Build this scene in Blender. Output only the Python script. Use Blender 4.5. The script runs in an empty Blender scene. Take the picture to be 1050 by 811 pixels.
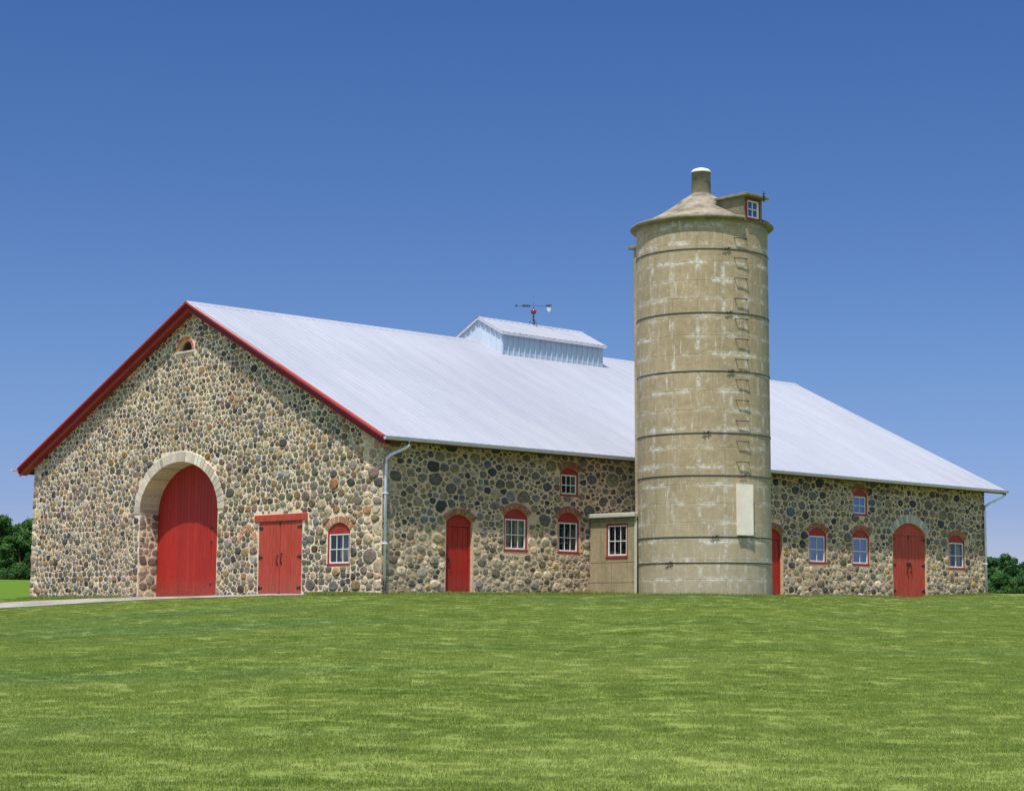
import bpy, math, random
import numpy as np
from mathutils import Vector, Matrix
from mathutils.geometry import tessellate_polygon
random.seed(7); RNG = np.random.default_rng(7)
R = math.radians
scn = bpy.context.scene
COL = scn.collection

# ------------------------------------------------------------------ camera
CAM = np.array([-38.285, -48.7674, -0.7293]); YAW, PITCH, ROLL, FPX = 0.8390, 0.1146, 0.0094, 1989.87
FW2 = np.array([math.cos(YAW), math.sin(YAW)]); RT2 = np.array([math.sin(YAW), -math.cos(YAW)])
fw = Vector((FW2[0], FW2[1], 0)); rt = Vector((RT2[0], RT2[1], 0)); up = Vector((0, 0, 1))
F = fw * math.cos(PITCH) + up * math.sin(PITCH); U = -fw * math.sin(PITCH) + up * math.cos(PITCH)
Rr = rt * math.cos(ROLL) + U * math.sin(ROLL); Uu = U * math.cos(ROLL) - rt * math.sin(ROLL)
cd = bpy.data.cameras.new('camera'); cam = bpy.data.objects.new('camera', cd); COL.objects.link(cam)
cam.matrix_world = Matrix(((Rr.x, Uu.x, -F.x, CAM[0]), (Rr.y, Uu.y, -F.y, CAM[1]), (Rr.z, Uu.z, -F.z, CAM[2]), (0, 0, 0, 1)))
cd.sensor_width = 36; cd.lens = FPX / 1050 * 36; cd.clip_end = 8000; cd.clip_start = .1
scn.camera = cam

# ------------------------------------------------------------------ light
w = bpy.data.worlds.new('World'); scn.world = w; w.use_nodes = True
SUN = Vector((-1.0, -0.58, 2.62)).normalized()      # towards the sun
nt = w.node_tree; nt.nodes.clear()
def N(nt, t, **k):
    n = nt.nodes.new(t)
    for a, b in k.items():
        if a.startswith('i_'):
            key = a[2:]; key = int(key) if key.isdigit() else key.replace('_', ' ')
            n.inputs[key].default_value = b
        else: setattr(n, a, b)
    return n
def L(nt, a, ao, b, bi): nt.links.new(a.outputs[ao], b.inputs[bi])
def ramp(nt, stops, interp='LINEAR'):
    n = nt.nodes.new('ShaderNodeValToRGB'); cr = n.color_ramp; cr.interpolation = interp
    while len(cr.elements) < len(stops): cr.elements.new(.5)
    for e, (p, c) in zip(cr.elements, stops):
        e.position = p; e.color = (*c, 1) if len(c) == 3 else c
    return n
sky = N(nt, 'ShaderNodeTexSky', sky_type='NISHITA', sun_disc=False)
sky.sun_elevation = math.asin(SUN.z); sky.sun_rotation = math.atan2(SUN.x, SUN.y)
sky.air_density = 1.0; sky.dust_density = 0.3; sky.ozone_density = 3.0; sky.altitude = 300
tc = N(nt, 'ShaderNodeTexCoord'); sp = N(nt, 'ShaderNodeSeparateXYZ'); L(nt, tc, 'Generated', sp, 0)
mr = N(nt, 'ShaderNodeMapRange', i_1=0.0, i_2=0.40, i_3=0.0, i_4=1.0); L(nt, sp, 'Z', mr, 0)
rp = ramp(nt, [(0, (.58, .54, .76)), (.14, (.38, .42, .68)), (.30, (.355, .44, .645)), (.48, (.32, .42, .625)), (.62, (.285, .40, .62)), (.78, (.255, .39, .63)), (.86, (.6, .7, .85)), (1, (2.5, 2.1, 1.65))])
L(nt, mr, 0, rp, 0)
mx = N(nt, 'ShaderNodeMix', data_type='RGBA', blend_type='MULTIPLY'); mx.inputs[0].default_value = 1
L(nt, sky, 0, mx, 6); L(nt, rp, 0, mx, 7)
bg = N(nt, 'ShaderNodeBackground', i_1=0.15); L(nt, mx, 2, bg, 0)
wo = N(nt, 'ShaderNodeOutputWorld'); L(nt, bg, 0, wo, 0)
sd = bpy.data.lights.new('sun', 'SUN'); sd.energy = 5.0; sd.angle = R(.53); sd.color = (1, .955, .88)
so = bpy.data.objects.new('sun', sd); COL.objects.link(so); so.rotation_euler = SUN.to_track_quat('Z', 'Y').to_euler(); so.location = (-20, -20, 60)
scn.view_settings.view_transform = 'Standard'; scn.view_settings.look = 'None'; scn.view_settings.exposure = 0

# ------------------------------------------------------------------ materials
def mat(name, base=(.5, .5, .5), rough=.8, spec=.3, metal=0.0):
    m = bpy.data.materials.new(name); m.use_nodes = True; t = m.node_tree
    b = t.nodes['Principled BSDF']; b.inputs['Base Color'].default_value = (*base, 1)
    b.inputs['Roughness'].default_value = rough; b.inputs['Specular IOR Level'].default_value = spec
    b.inputs['Metallic'].default_value = metal
    return m, t, b
def noise(t, scale, detail=4, rough=.55, vec=None, dim='3D'):
    n = N(t, 'ShaderNodeTexNoise', noise_dimensions=dim); n.inputs['Scale'].default_value = scale
    n.inputs['Detail'].default_value = detail; n.inputs['Roughness'].default_value = rough
    if vec: L(t, vec[0], vec[1], n, 'Vector')
    return n
def mixc(t, a, b, fac, mode='MIX'):
    n = N(t, 'ShaderNodeMix', data_type='RGBA', blend_type=mode)
    for i, v in ((6, a), (7, b)):
        if isinstance(v, tuple) and len(v) == 3 and not hasattr(v[0], 'outputs'): n.inputs[i].default_value = (*v, 1)
        else: L(t, v[0], v[1], n, i)
    if isinstance(fac, (int, float)): n.inputs[0].default_value = fac
    else: L(t, fac[0], fac[1], n, 0)
    return (n, 2)
def mrange(t, src, a, b, c=0, d=1):
    n = N(t, 'ShaderNodeMapRange', i_1=a, i_2=b, i_3=c, i_4=d); L(t, src[0], src[1], n, 0); return (n, 0)
def math_(t, op, a, b=None):
    n = N(t, 'ShaderNodeMath', operation=op)
    for i, v in enumerate((a, b)):
        if v is None: continue
        if isinstance(v, (int, float)): n.inputs[i].default_value = v
        else: L(t, v[0], v[1], n, i)
    return (n, 0)
def bump(t, b, src, strength=.4, dist=.01):
    n = N(t, 'ShaderNodeBump'); n.inputs['Strength'].default_value = strength; n.inputs['Distance'].default_value = dist
    L(t, src[0], src[1], n, 'Height'); L(t, n, 0, b, 'Normal')
def texco(t, out='Object', scale=None):
    c = N(t, 'ShaderNodeTexCoord')
    if scale is None: return (c, out)
    m = N(t, 'ShaderNodeMapping'); m.inputs['Scale'].default_value = scale; L(t, c, out, m, 0); return (m, 0)

def make_stone():
    m, t, b = mat('field_stone', rough=.85, spec=.25)
    at = N(t, 'ShaderNodeAttribute', attribute_name='tint'); c = texco(t)
    n1 = noise(t, 8, 7, .72, c); n2 = noise(t, 45, 3, .6, c)
    k = mrange(t, (n1, 0), .3, .7, .45, 1.6)
    k2 = mrange(t, (n2, 0), .3, .7, .80, 1.22)
    col = mixc(t, (at, 0), (k[0], 0), 1.0, 'MULTIPLY'); col = mixc(t, col, (k2[0], 0), 1.0, 'MULTIPLY')
    L(t, col[0], col[1], b, 'Base Color')
    h = math_(t, 'ADD', (n1, 0), math_(t, 'MULTIPLY', (n2, 0), .4)); bump(t, b, h, 1.0, .035)
    return m
def make_mortar(name, base, dark, sc=1.0):
    m, t, b = mat(name, rough=.95, spec=.1); c = texco(t)
    n1 = noise(t, .45 * sc, 4, .6, c); n2 = noise(t, 14, 5, .7, c)
    col = mixc(t, dark, base, mrange(t, (n1, 0), .35, .6))
    col = mixc(t, col, (mrange(t, (n2, 0), .25, .75, .72, 1.22)[0], 0), 1.0, 'MULTIPLY')
    L(t, col[0], col[1], b, 'Base Color'); bump(t, b, (n2, 0), .9, .02)
    return m
def make_paint(name, base, fade, rough=.55, wear=.5, vert=True, dirt=.25, spec=.3):
    m, t, b = mat(name, rough=rough, spec=spec); c = texco(t, 'Object', (9, 9, .9) if vert else (1.5, 1.5, 1.5))
    n1 = noise(t, 1.6, 5, .65, c); n2 = noise(t, 22, 4, .7, texco(t))
    g = mrange(t, (n1, 0), .42, .72, 0, wear)
    col = mixc(t, base, fade, g)
    col = mixc(t, col, (mrange(t, (n2, 0), .3, .75, 1 - dirt, 1.1)[0], 0), 1.0, 'MULTIPLY')
    at = N(t, 'ShaderNodeAttribute', attribute_name='tint')
    col = mixc(t, col, (at, 0), 1.0, 'MULTIPLY')
    if vert:
        zz = N(t, 'ShaderNodeSeparateXYZ'); L(t, N(t, 'ShaderNodeTexCoord'), 'Object', zz, 0) if False else t.links.new(texco(t)[0].outputs['Object'], zz.inputs[0])
        sp_ = math_(t, 'MULTIPLY', mrange(t, (zz, 'Z'), .75, .05), mrange(t, (n2, 0), .40, .62)); col = mixc(t, col, (.20, .13, .085), math_(t, 'MULTIPLY', sp_, .6))
        gr = noise(t, 3.5, 5, .75, texco(t, 'Object', (30, 30, 1.2))); col = mixc(t, col, (mrange(t, (gr, 0), .3, .7, .80, 1.15)[0], 0), 1.0, 'MULTIPLY')
        ch = noise(t, 7, 5, .8, texco(t, 'Object', (1, 1, .5))); col = mixc(t, col, (.50, .22, .15), mrange(t, (ch, 0), .66, .72, 0, .55 if wear > .6 else .2))
    L(t, col[0], col[1], b, 'Base Color'); bump(t, b, (n1, 0), .25, .01)
    return m
def make_concrete(name, silo=False):
    m, t, b = mat(name, rough=.92, spec=.15)
    c = texco(t); n1 = noise(t, .55, 5, .6, c); n2 = noise(t, 6, 6, .7, c); n3 = noise(t, 60, 3, .6, c)
    col = mixc(t, (.330, .256, .155), (.435, .342, .215), mrange(t, (n1, 0), .32, .68))
    col = mixc(t, col, (mrange(t, (n2, 0), .28, .75, .78, 1.18)[0], 0), 1.0, 'MULTIPLY')
    col = mixc(t, col, (mrange(t, (n3, 0), .3, .7, .9, 1.1)[0], 0), 1.0, 'MULTIPLY')
    hgt = (n2, 0)
    if silo:
        uv = N(t, 'ShaderNodeUVMap', uv_map='shell'); s = N(t, 'ShaderNodeSeparateXYZ'); L(t, uv, 0, s, 0)
        wob = noise(t, 1.7, 3, .6, c); wb = mrange(t, (wob, 0), 0, 1, -.05, .05)
        v = math_(t, 'ADD', (s, 'Y'), wb); u = math_(t, 'ADD', (s, 'X'), wb)
        def line(src, period, width, off=0.0):
            a = math_(t, 'FRACT', math_(t, 'DIVIDE', math_(t, 'ADD', src, off), period))
            d = math_(t, 'ABSOLUTE', math_(t, 'SUBTRACT', a, .5))            # .5 on the joint
            return d, mrange(t, d, .5 - width / period, .5, 0, 1)
        dH, H = line(v, .62, .13); dV, V = line(u, .86, .10)
        _, Hs = line(v, .62, .014); _, Vs = line(u, .86, .012)
        pn = noise(t, 1.15, 5, .72, texco(t, 'Object', (1, 1, 1.7))); pn2 = noise(t, 9, 5, .75, c)
        patch = mrange(t, (pn, 0), .47, .62); fine = mrange(t, (pn2, 0), .36, .58)
        wh = math_(t, 'MULTIPLY', math_(t, 'MULTIPLY', math_(t, 'MAXIMUM', H, V), patch), fine)
        # runs of lime below the joints
        st = noise(t, 2.2, 4, .7, texco(t, 'Object', (3.2, 3.2, .55))); sm = math_(t, 'MULTIPLY', mrange(t, (st, 0), .57, .70), fine)
        wh = math_(t, 'MAXIMUM', wh, math_(t, 'MULTIPLY', sm, .75))
        # darker grey weather side
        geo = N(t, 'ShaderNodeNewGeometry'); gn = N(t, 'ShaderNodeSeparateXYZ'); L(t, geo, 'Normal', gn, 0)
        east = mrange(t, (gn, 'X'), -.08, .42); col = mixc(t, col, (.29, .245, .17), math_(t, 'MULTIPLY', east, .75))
        rs = noise(t, 2.0, 5, .7, texco(t, 'Object', (5.5, 5.5, .16))); col = mixc(t, col, (.19, .155, .10), mrange(t, (rs, 0), .55, .75, 0, .55))
        # damp dark streaks and green near the foot
        ds = noise(t, 1.4, 4, .65, texco(t, 'Object', (2.4, 2.4, .22))); col = mixc(t, col, (.24, .20, .13), mrange(t, (ds, 0), .56, .78, 0, .6))
        lo = math_(t, 'MULTIPLY', mrange(t, (s, 'Y'), 1.5, .2), mrange(t, (n1, 0), .45, .6)); col = mixc(t, col, (.19, .185, .07), math_(t, 'MULTIPLY', lo, .5))
        lt = mrange(t, (s, 'Y'), 4.2, .4, 0, .35); col = mixc(t, col, (.50, .45, .35), lt)
        jl = math_(t, 'MULTIPLY', math_(t, 'MAXIMUM', Hs, Vs), .22); col = mixc(t, col, (.12, .10, .07), jl)
        col = mixc(t, col, (.80, .78, .74), math_(t, 'MULTIPLY', wh, .85))
        hgt = math_(t, 'SUBTRACT', math_(t, 'MULTIPLY', (n2, 0), .5), math_(t, 'MULTIPLY', math_(t, 'MAXIMUM', Hs, Vs), .9))
    else:
        ds = noise(t, 1.3, 4, .65, texco(t, 'Object', (2.4, 2.4, .35))); col = mixc(t, col, (.17, .15, .07), mrange(t, (ds, 0), .52, .75, 0, .6))
        ln = N(t, 'ShaderNodeSeparateXYZ'); L(t, c[0], c[1], ln, 0)
        pw = noise(t, 5, 5, .75, c)
        col = mixc(t, col, (.60, .57, .5), mrange(t, (pw, 0), .64, .72, 0, .7))
    L(t, col[0], col[1], b, 'Base Color'); bump(t, b, hgt, .5, .02)
    return m
def make_brick():
    m, t, b = mat('arch_brick', rough=.9, spec=.15); c = texco(t); n = noise(t, 18, 4, .7, c)
    at = N(t, 'ShaderNodeAttribute', attribute_name='tint')
    col = mixc(t, (at, 0), (mrange(t, (n, 0), .3, .7, .75, 1.25)[0], 0), 1.0, 'MULTIPLY')
    L(t, col[0], col[1], b, 'Base Color'); bump(t, b, (n, 0), .6, .01); return m
def make_roof():
    m, t, b = mat('white_metal_roof', rough=.5, spec=.25); c = texco(t)
    n = noise(t, .9, 4, .6, texco(t, 'Object', (1.6, .16, .16))); n2 = noise(t, .12, 3, .5, c); n3 = noise(t, 5, 4, .7, texco(t, 'Object', (1.5, .25, .25)))
    col = mixc(t, (.345, .35, .40), (.385, .388, .425), mrange(t, (n, 0), .35, .65))
    col = mixc(t, col, (mrange(t, (n2, 0), .35, .65, .94, 1.05)[0], 0), 1.0, 'MULTIPLY')
    col = mixc(t, col, (mrange(t, (n3, 0), .3, .7, .95, 1.04)[0], 0), 1.0, 'MULTIPLY')
    L(t, col[0], col[1], b, 'Base Color'); return m
def make_lawn():
    m, t, b = mat('lawn_grass', rough=.95, spec=.1)
    g = N(t, 'ShaderNodeNewGeometry'); mp = N(t, 'ShaderNodeMapping'); mp.inputs['Rotation'].default_value = (0, 0, -YAW); L(t, g, 'Position', mp, 0)
    lawn_color(t, b, mp, .72)
    return m
def lawn_color(t, b, mp, dark):
    # mp: world position turned so that the mowing rows lie along its second axis
    def sc(v):
        q = N(t, 'ShaderNodeMapping'); q.inputs['Scale'].default_value = v; L(t, mp, 0, q, 0); return (q, 0)
    a = noise(t, 1.0, 5, .6, sc((.42, .10, .1))); bb = noise(t, 1.0, 6, .75, sc((2.6, .8, 1))); cc = noise(t, 1.0, 5, .7, sc((14, 14, 1)))
    col = mixc(t, (.190, .270, .046), (.300, .370, .086), mrange(t, (a, 0), .32, .68))
    col = mixc(t, col, (.38, .43, .15), mrange(t, (bb, 0), .44, .90, 0, .42))
    col = mixc(t, col, (.12, .20, .03), mrange(t, (bb, 0), .52, .20, 0, .5))
    col = mixc(t, col, (mrange(t, (cc, 0), .3, .7, .72, 1.28)[0], 0), 1.0, 'MULTIPLY')
    hh = noise(t, 1.0, 3, .5, sc((.16, .06, .1))); col = mixc(t, col, (.17, .27, .095), mrange(t, (hh, 0), .50, .66, 0, .55))
    col = mixc(t, col, (1.06, 1.03, 1.03), 1.0, 'MULTIPLY')
    # the field behind the barn: brighter, smoother green
    s = N(t, 'ShaderNodeSeparateXYZ'); L(t, mp, 0, s, 0)
    far = math_(t, 'MULTIPLY', mrange(t, (s, 'X'), CAMV + 84, CAMV + 92), mrange(t, (s, 'Y'), CAML + 10, CAML + 14))
    col = mixc(t, col, (.135, .235, .018), far)
    col = mixc(t, col, (mrange(t, (bb, 0), .2, .8, .8 * dark, 1.2 * dark)[0], 0), 1.0, 'MULTIPLY')
    L(t, col[0], col[1], b, 'Base Color'); bump(t, b, (cc, 0), .8, .05)
    return col
CAML = -CAM[0] * RT2[0] - CAM[1] * RT2[1]
CAMV = CAM[0] * FW2[0] + CAM[1] * FW2[1]
def make_blade():
    m, t, b = mat('grass_blade', rough=.6, spec=.2)
    g = N(t, 'ShaderNodeNewGeometry'); mp = N(t, 'ShaderNodeMapping'); mp.inputs['Rotation'].default_value = (0, 0, -YAW); L(t, g, 'Position', mp, 0)
    col = lawn_color(t, b, mp, 1.0)
    for l in list(t.links):
        if l.to_socket == b.inputs['Normal']: t.links.remove(l)
    tr = N(t, 'ShaderNodeBsdfTranslucent'); L(t, col[0], col[1], tr, 0)
    ms = N(t, 'ShaderNodeMixShader'); ms.inputs[0].default_value = .45
    L(t, b, 0, ms, 1); L(t, tr, 0, ms, 2); L(t, ms, 0, t.nodes['Material Output'], 0)
    return m
def make_leaf(name, dark, light):
    m, t, b = mat(name, rough=.6, spec=.25)
    at = N(t, 'ShaderNodeAttribute', attribute_name='tint')
    n = noise(t, .35, 4, .6, texco(t)); col = mixc(t, dark, light, mrange(t, (n, 0), .35, .65)); col = mixc(t, col, (at, 0), 1.0, 'MULTIPLY')
    L(t, col[0], col[1], b, 'Base Color')
    tr = N(t, 'ShaderNodeBsdfTranslucent'); L(t, col[0], col[1], tr, 0)
    ms = N(t, 'ShaderNodeMixShader'); ms.inputs[0].default_value = .25
    L(t, b, 0, ms, 1); L(t, tr, 0, ms, 2); L(t, ms, 0, t.nodes['Material Output'], 0)
    return m
def make_glass(name, tint, amount):
    m, t, b = mat(name, base=(.02, .022, .025), rough=.03, spec=.5)
    gl = N(t, 'ShaderNodeBsdfGlossy'); gl.inputs['Color'].default_value = (*tint, 1); gl.inputs['Roughness'].default_value = .03
    tp = N(t, 'ShaderNodeBsdfTransparent'); tp.inputs[0].default_value = (.75, .78, .76, 1)
    n = noise(t, 3, 2, .5, texco(t)); bm = N(t, 'ShaderNodeBump'); bm.inputs['Strength'].default_value = .12; bm.inputs['Distance'].default_value = .02; L(t, n, 0, bm, 'Height'); L(t, bm, 0, gl, 'Normal')
    ms = N(t, 'ShaderNodeMixShader'); ms.inputs[0].default_value = amount
    L(t, tp, 0, ms, 1); L(t, gl, 0, ms, 2); L(t, ms, 0, t.nodes['Material Output'], 0); return m
def make_gravel():
    m, t, b = mat('gravel', rough=.95, spec=.1); c = texco(t); n = noise(t, 25, 6, .75, c); n2 = noise(t, .8, 4, .6, c)
    col = mixc(t, (.25, .235, .205), (.40, .38, .335), mrange(t, (n2, 0), .35, .65)); col = mixc(t, col, (mrange(t, (n, 0), .3, .7, .8, 1.2)[0], 0), 1.0, 'MULTIPLY')
    L(t, col[0], col[1], b, 'Base Color'); bump(t, b, (n, 0), .8, .03); return m
def plain(name, base, rough=.6, spec=.3, var=.2, sc=8, metal=0.0):
    m, t, b = mat(name, base, rough, spec, metal); n = noise(t, sc, 4, .65, texco(t))
    col = mixc(t, base, (mrange(t, (n, 0), .3, .7, 1 - var, 1 + var)[0], 0), 1.0, 'MULTIPLY'); at = N(t, 'ShaderNodeAttribute', attribute_name='tint'); col = mixc(t, col, (at, 0), 1.0, 'MULTIPLY'); L(t, col[0], col[1], b, 'Base Color'); return m
M = dict(
    stone=make_stone(),
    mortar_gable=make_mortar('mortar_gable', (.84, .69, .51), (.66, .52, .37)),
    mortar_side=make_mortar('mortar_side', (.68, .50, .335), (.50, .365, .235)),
    rubble=make_mortar('rubble_far_side', (.40, .35, .27), (.2, .17, .13), 5),
    brick=make_brick(),
    red_door=make_paint('red_door_paint', (.42, .020, .013), (.48, .060, .035), wear=.45),
    red_door_faded=make_paint('faded_red_door_paint', (.47, .050, .030), (.56, .13, .08), wear=.7),
    red_trim=make_paint('red_trim_paint', (.36, .035, .03), (.42, .08, .06), vert=False, wear=.4),
    red_frame=make_paint('red_frame_paint', (.34, .026, .018), (.44, .085, .05), vert=False, wear=.5),
    white=plain('white_sash_paint', (.74, .74, .72), .5, .3, .08),
    roof=make_roof(),
    fascia=plain('dark_red_brown_fascia', (.13, .045, .035), .8),
    deck=plain('dark_eave_boards', (.07, .04, .03), .8),
    gutter=plain('pale_gutter', (.56, .54, .62), .45, .4, .12, 3),
    pipe=plain('galvanised_pipe', (.76, .76, .92), .45, .4, .12, 3),
    boot=plain('black_boot', (.03, .03, .035), .6),
    iron=plain('black_iron', (.022, .020, .020), .55, .4),
    hoop=plain('rusty_steel_hoop', (.055, .050, .048), .6, .4),
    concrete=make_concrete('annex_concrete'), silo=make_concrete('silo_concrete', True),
    cone=plain('weathered_cone_concrete', (.25, .215, .16), .95, .1, .5, 2.2),
    slab=plain('light_concrete_slab', (.50, .47, .40), .9, .1, .15),
    rim=plain('weathered_rim', (.21, .185, .12), .95, .1, .35, 3),
    panel=plain('cream_board', (.80, .71, .60), .6, .3, .1, 2),
    glass=make_glass('window_glass', (.80, .88, 1), .12), glass_blue=make_glass('sky_reflecting_glass', (.34, .44, .62), .55),
    curtain=plain('curtain_cloth', (.32, .29, .22), .9, .1, .25, 6), dark=plain('dark_interior', (.012, .012, .013), .9, .05),
    wood_dark=plain('brown_louver', (.09, .045, .025), .8, .2, .3, 10),
    panel_metal=plain('blue_grey_metal_panel', (.42, .50, .60), .45, .4, .08, 2),
    gravel=make_gravel(), lawn=make_lawn(), blade=make_blade(),
    voussoir=make_brick(),
    copper=plain('dark_vane_metal', (.05, .055, .07), .45, .5), red_glass=plain('red_glass_ball', (.22, .018, .014), .12, .7, .05),
    pale_vane=plain('pale_vane', (.55, .56, .55), .4),
    leaf_far=make_leaf('leaf_far', (.030, .095, .022), (.085, .175, .035)),
    leaf_right=make_leaf('leaf_right', (.028, .095, .028), (.090, .185, .042)),
    leaf_weed=make_leaf('leaf_weed', (.03, .09, .012), (.07, .15, .025)),
    bark=plain('bark', (.06, .045, .03), .95, .1, .3, 6),
)

# ------------------------------------------------------------------ object helpers
def tag(o, label=None, cat=None, group=None, kind=None):
    if label: o['label'] = label
    if cat: o['category'] = cat
    if group: o['group'] = group
    if kind: o['kind'] = kind
    return o
def empty(name, loc=(0, 0, 0), rz=0, parent=None):
    o = bpy.data.objects.new(name, None); COL.objects.link(o); o.location = loc; o.rotation_euler = (0, 0, rz); o.empty_display_size = .3
    if parent: o.parent = parent
    return o
class MB:
    """collects geometry; build() links it as one mesh object. Coordinates are in the world unless a frame is given."""
    def __init__(s, frame=None): s.v = []; s.f = []; s.m = []; s.c = []; s.fr = frame; s.sm = []
    def add(s, vs, fs, mi=0, tint=(1, 1, 1), smooth=False):
        o = len(s.v); s.v += [tuple(v) for v in vs]; s.c += [tint] * len(vs)
        for f in fs: s.f.append([i + o for i in f]); s.m.append(mi); s.sm.append(smooth)
    def box(s, a, b, mi=0, tint=(1, 1, 1)):
        x0, y0, z0 = a; x1, y1, z1 = b
        s.add([(x0, y0, z0), (x1, y0, z0), (x1, y1, z0), (x0, y1, z0), (x0, y0, z1), (x1, y0, z1), (x1, y1, z1), (x0, y1, z1)],
              [(0, 3, 2, 1), (4, 5, 6, 7), (0, 1, 5, 4), (1, 2, 6, 5), (2, 3, 7, 6), (3, 0, 4, 7)], mi, tint)
    def bbox(s, a, b, r=.01, mi=0, tint=(1, 1, 1), smooth=False):
        # box with chamfered edges (8 corners cut into 24 vertices)
        x = (a[0], b[0]); y = (a[1], b[1]); z = (a[2], b[2]); vs = []; idx = {}
        for i in (0, 1):
            for j in (0, 1):
                for k in (0, 1):
                    sx, sy, sz = (1, -1)[i], (1, -1)[j], (1, -1)[k]
                    for ax in range(3):
                        p = [x[i] + sx * r, y[j] + sy * r, z[k] + sz * r]; p[ax] = (x[i], y[j], z[k])[ax]
                        idx[(i, j, k, ax)] = len(vs); vs.append(tuple(p))
        fs = []
        for ax in range(3):
            o = [q for q in range(3) if q != ax]
            for e in (0, 1):
                loop = []
                for (p, q) in ((0, 0), (1, 0), (1, 1), (0, 1)):
                    c = [0, 0, 0]; c[ax] = e; c[o[0]] = p; c[o[1]] = q; loop.append(idx[(*c, ax)])
                fs.append(loop)
        for ax in range(3):
            o = [q for q in range(3) if q != ax]
            for (p, q) in ((0, 0), (1, 0), (1, 1), (0, 1)):
                c0 = [0, 0, 0]; c0[o[0]] = p; c0[o[1]] = q; c1 = list(c0); c1[ax] = 1
                fs.append([idx[(*c0, o[0])], idx[(*c1, o[0])], idx[(*c1, o[1])], idx[(*c0, o[1])]])
        for i in (0, 1):
            for j in (0, 1):
                for k in (0, 1): fs.append([idx[(i, j, k, 0)], idx[(i, j, k, 1)], idx[(i, j, k, 2)]])
        s.add(vs, fs, mi, tint, smooth)
    def tube(s, pts, r, n=8, mi=0, tint=(1, 1, 1), cap=True):
        pts = [Vector(p) for p in pts]; rings = []
        rr = r if isinstance(r, (list, tuple)) else [r] * len(pts)
        for i, p in enumerate(pts):
            d = (pts[min(i + 1, len(pts) - 1)] - pts[max(i - 1, 0)]).normalized()
            a = d.cross(Vector((0, 0, 1))); a = a if a.length > .05 else d.cross(Vector((1, 0, 0))); a.normalize(); b = d.cross(a)
            rings.append([p + (a * math.cos(2 * math.pi * k / n) + b * math.sin(2 * math.pi * k / n)) * rr[i] for k in range(n)])
        vs = [q for g in rings for q in g]; fs = []
        for i in range(len(pts) - 1):
            for k in range(n): fs.append((i * n + k, i * n + (k + 1) % n, (i + 1) * n + (k + 1) % n, (i + 1) * n + k))
        if cap: fs.append(tuple(range(n))[::-1]); fs.append(tuple((len(pts) - 1) * n + k for k in range(n)))
        s.add(vs, fs, mi, tint, True)
    def lathe(s, c, prof, n=64, mi=0, a0=0, a1=2 * math.pi):
        full = abs(a1 - a0 - 2 * math.pi) < 1e-6; m = n if full else n + 1; vs = []; fs = []
        for (r, z) in prof:
            for k in range(m):
                a = a0 + (a1 - a0) * k / n; vs.append((c[0] + r * math.cos(a), c[1] + r * math.sin(a), z))
        for i in range(len(prof) - 1):
            for k in range(n):
                k2 = (k + 1) % m if full else k + 1
                fs.append((i * m + k, i * m + k2, (i + 1) * m + k2, (i + 1) * m + k))
        s.add(vs, fs, mi, (1, 1, 1), True)
    def build(s, name, mats, parent=None, recalc=False, base=None):
        v = np.array(s.v, float)
        if s.fr is not None: v = s.fr(v)
        par_off = np.zeros(3)
        me = bpy.data.meshes.new(name)
        if parent is not None:
            pm = world_loc(parent); par_off = np.array(pm)
        me.from_pydata((v - par_off).tolist() if base is None else (v - np.array(base)).tolist(), [], s.f)
        if not isinstance(mats, (list, tuple)): mats = [mats]
        for m in mats: me.materials.append(m)
        me.polygons.foreach_set('material_index', s.m); me.polygons.foreach_set('use_smooth', s.sm)
        ca = me.color_attributes.new('tint', 'FLOAT_COLOR', 'POINT')
        cc = np.ones((len(s.v), 4), np.float32); cc[:, :3] = np.array(s.c, np.float32).reshape(-1, 3)
        ca.data.foreach_set('color', cc.ravel())
        if recalc:
            import bmesh
            bm = bmesh.new(); bm.from_mesh(me); bmesh.ops.recalc_face_normals(bm, faces=bm.faces); bm.to_mesh(me); bm.free()
        me.update()
        o = bpy.data.objects.new(name, me); COL.objects.link(o)
        if base is not None: o.location = base
        if parent is not None: o.parent = parent
        return o
WL = {}
def world_loc(o):
    p = Vector((0, 0, 0))
    while o is not None: p = p + o.location; o = o.parent
    return p
# wall frames: local (a along wall, n outward, z up) -> world
def fr_gable(v): return np.stack([-v[:, 1], v[:, 0], v[:, 2]], 1)
def fr_long(v): return np.stack([v[:, 0], -v[:, 1], v[:, 2]], 1)
def fr_annex(x0):
    return lambda v: np.stack([x0 - v[:, 1], v[:, 0], v[:, 2]], 1)

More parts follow.
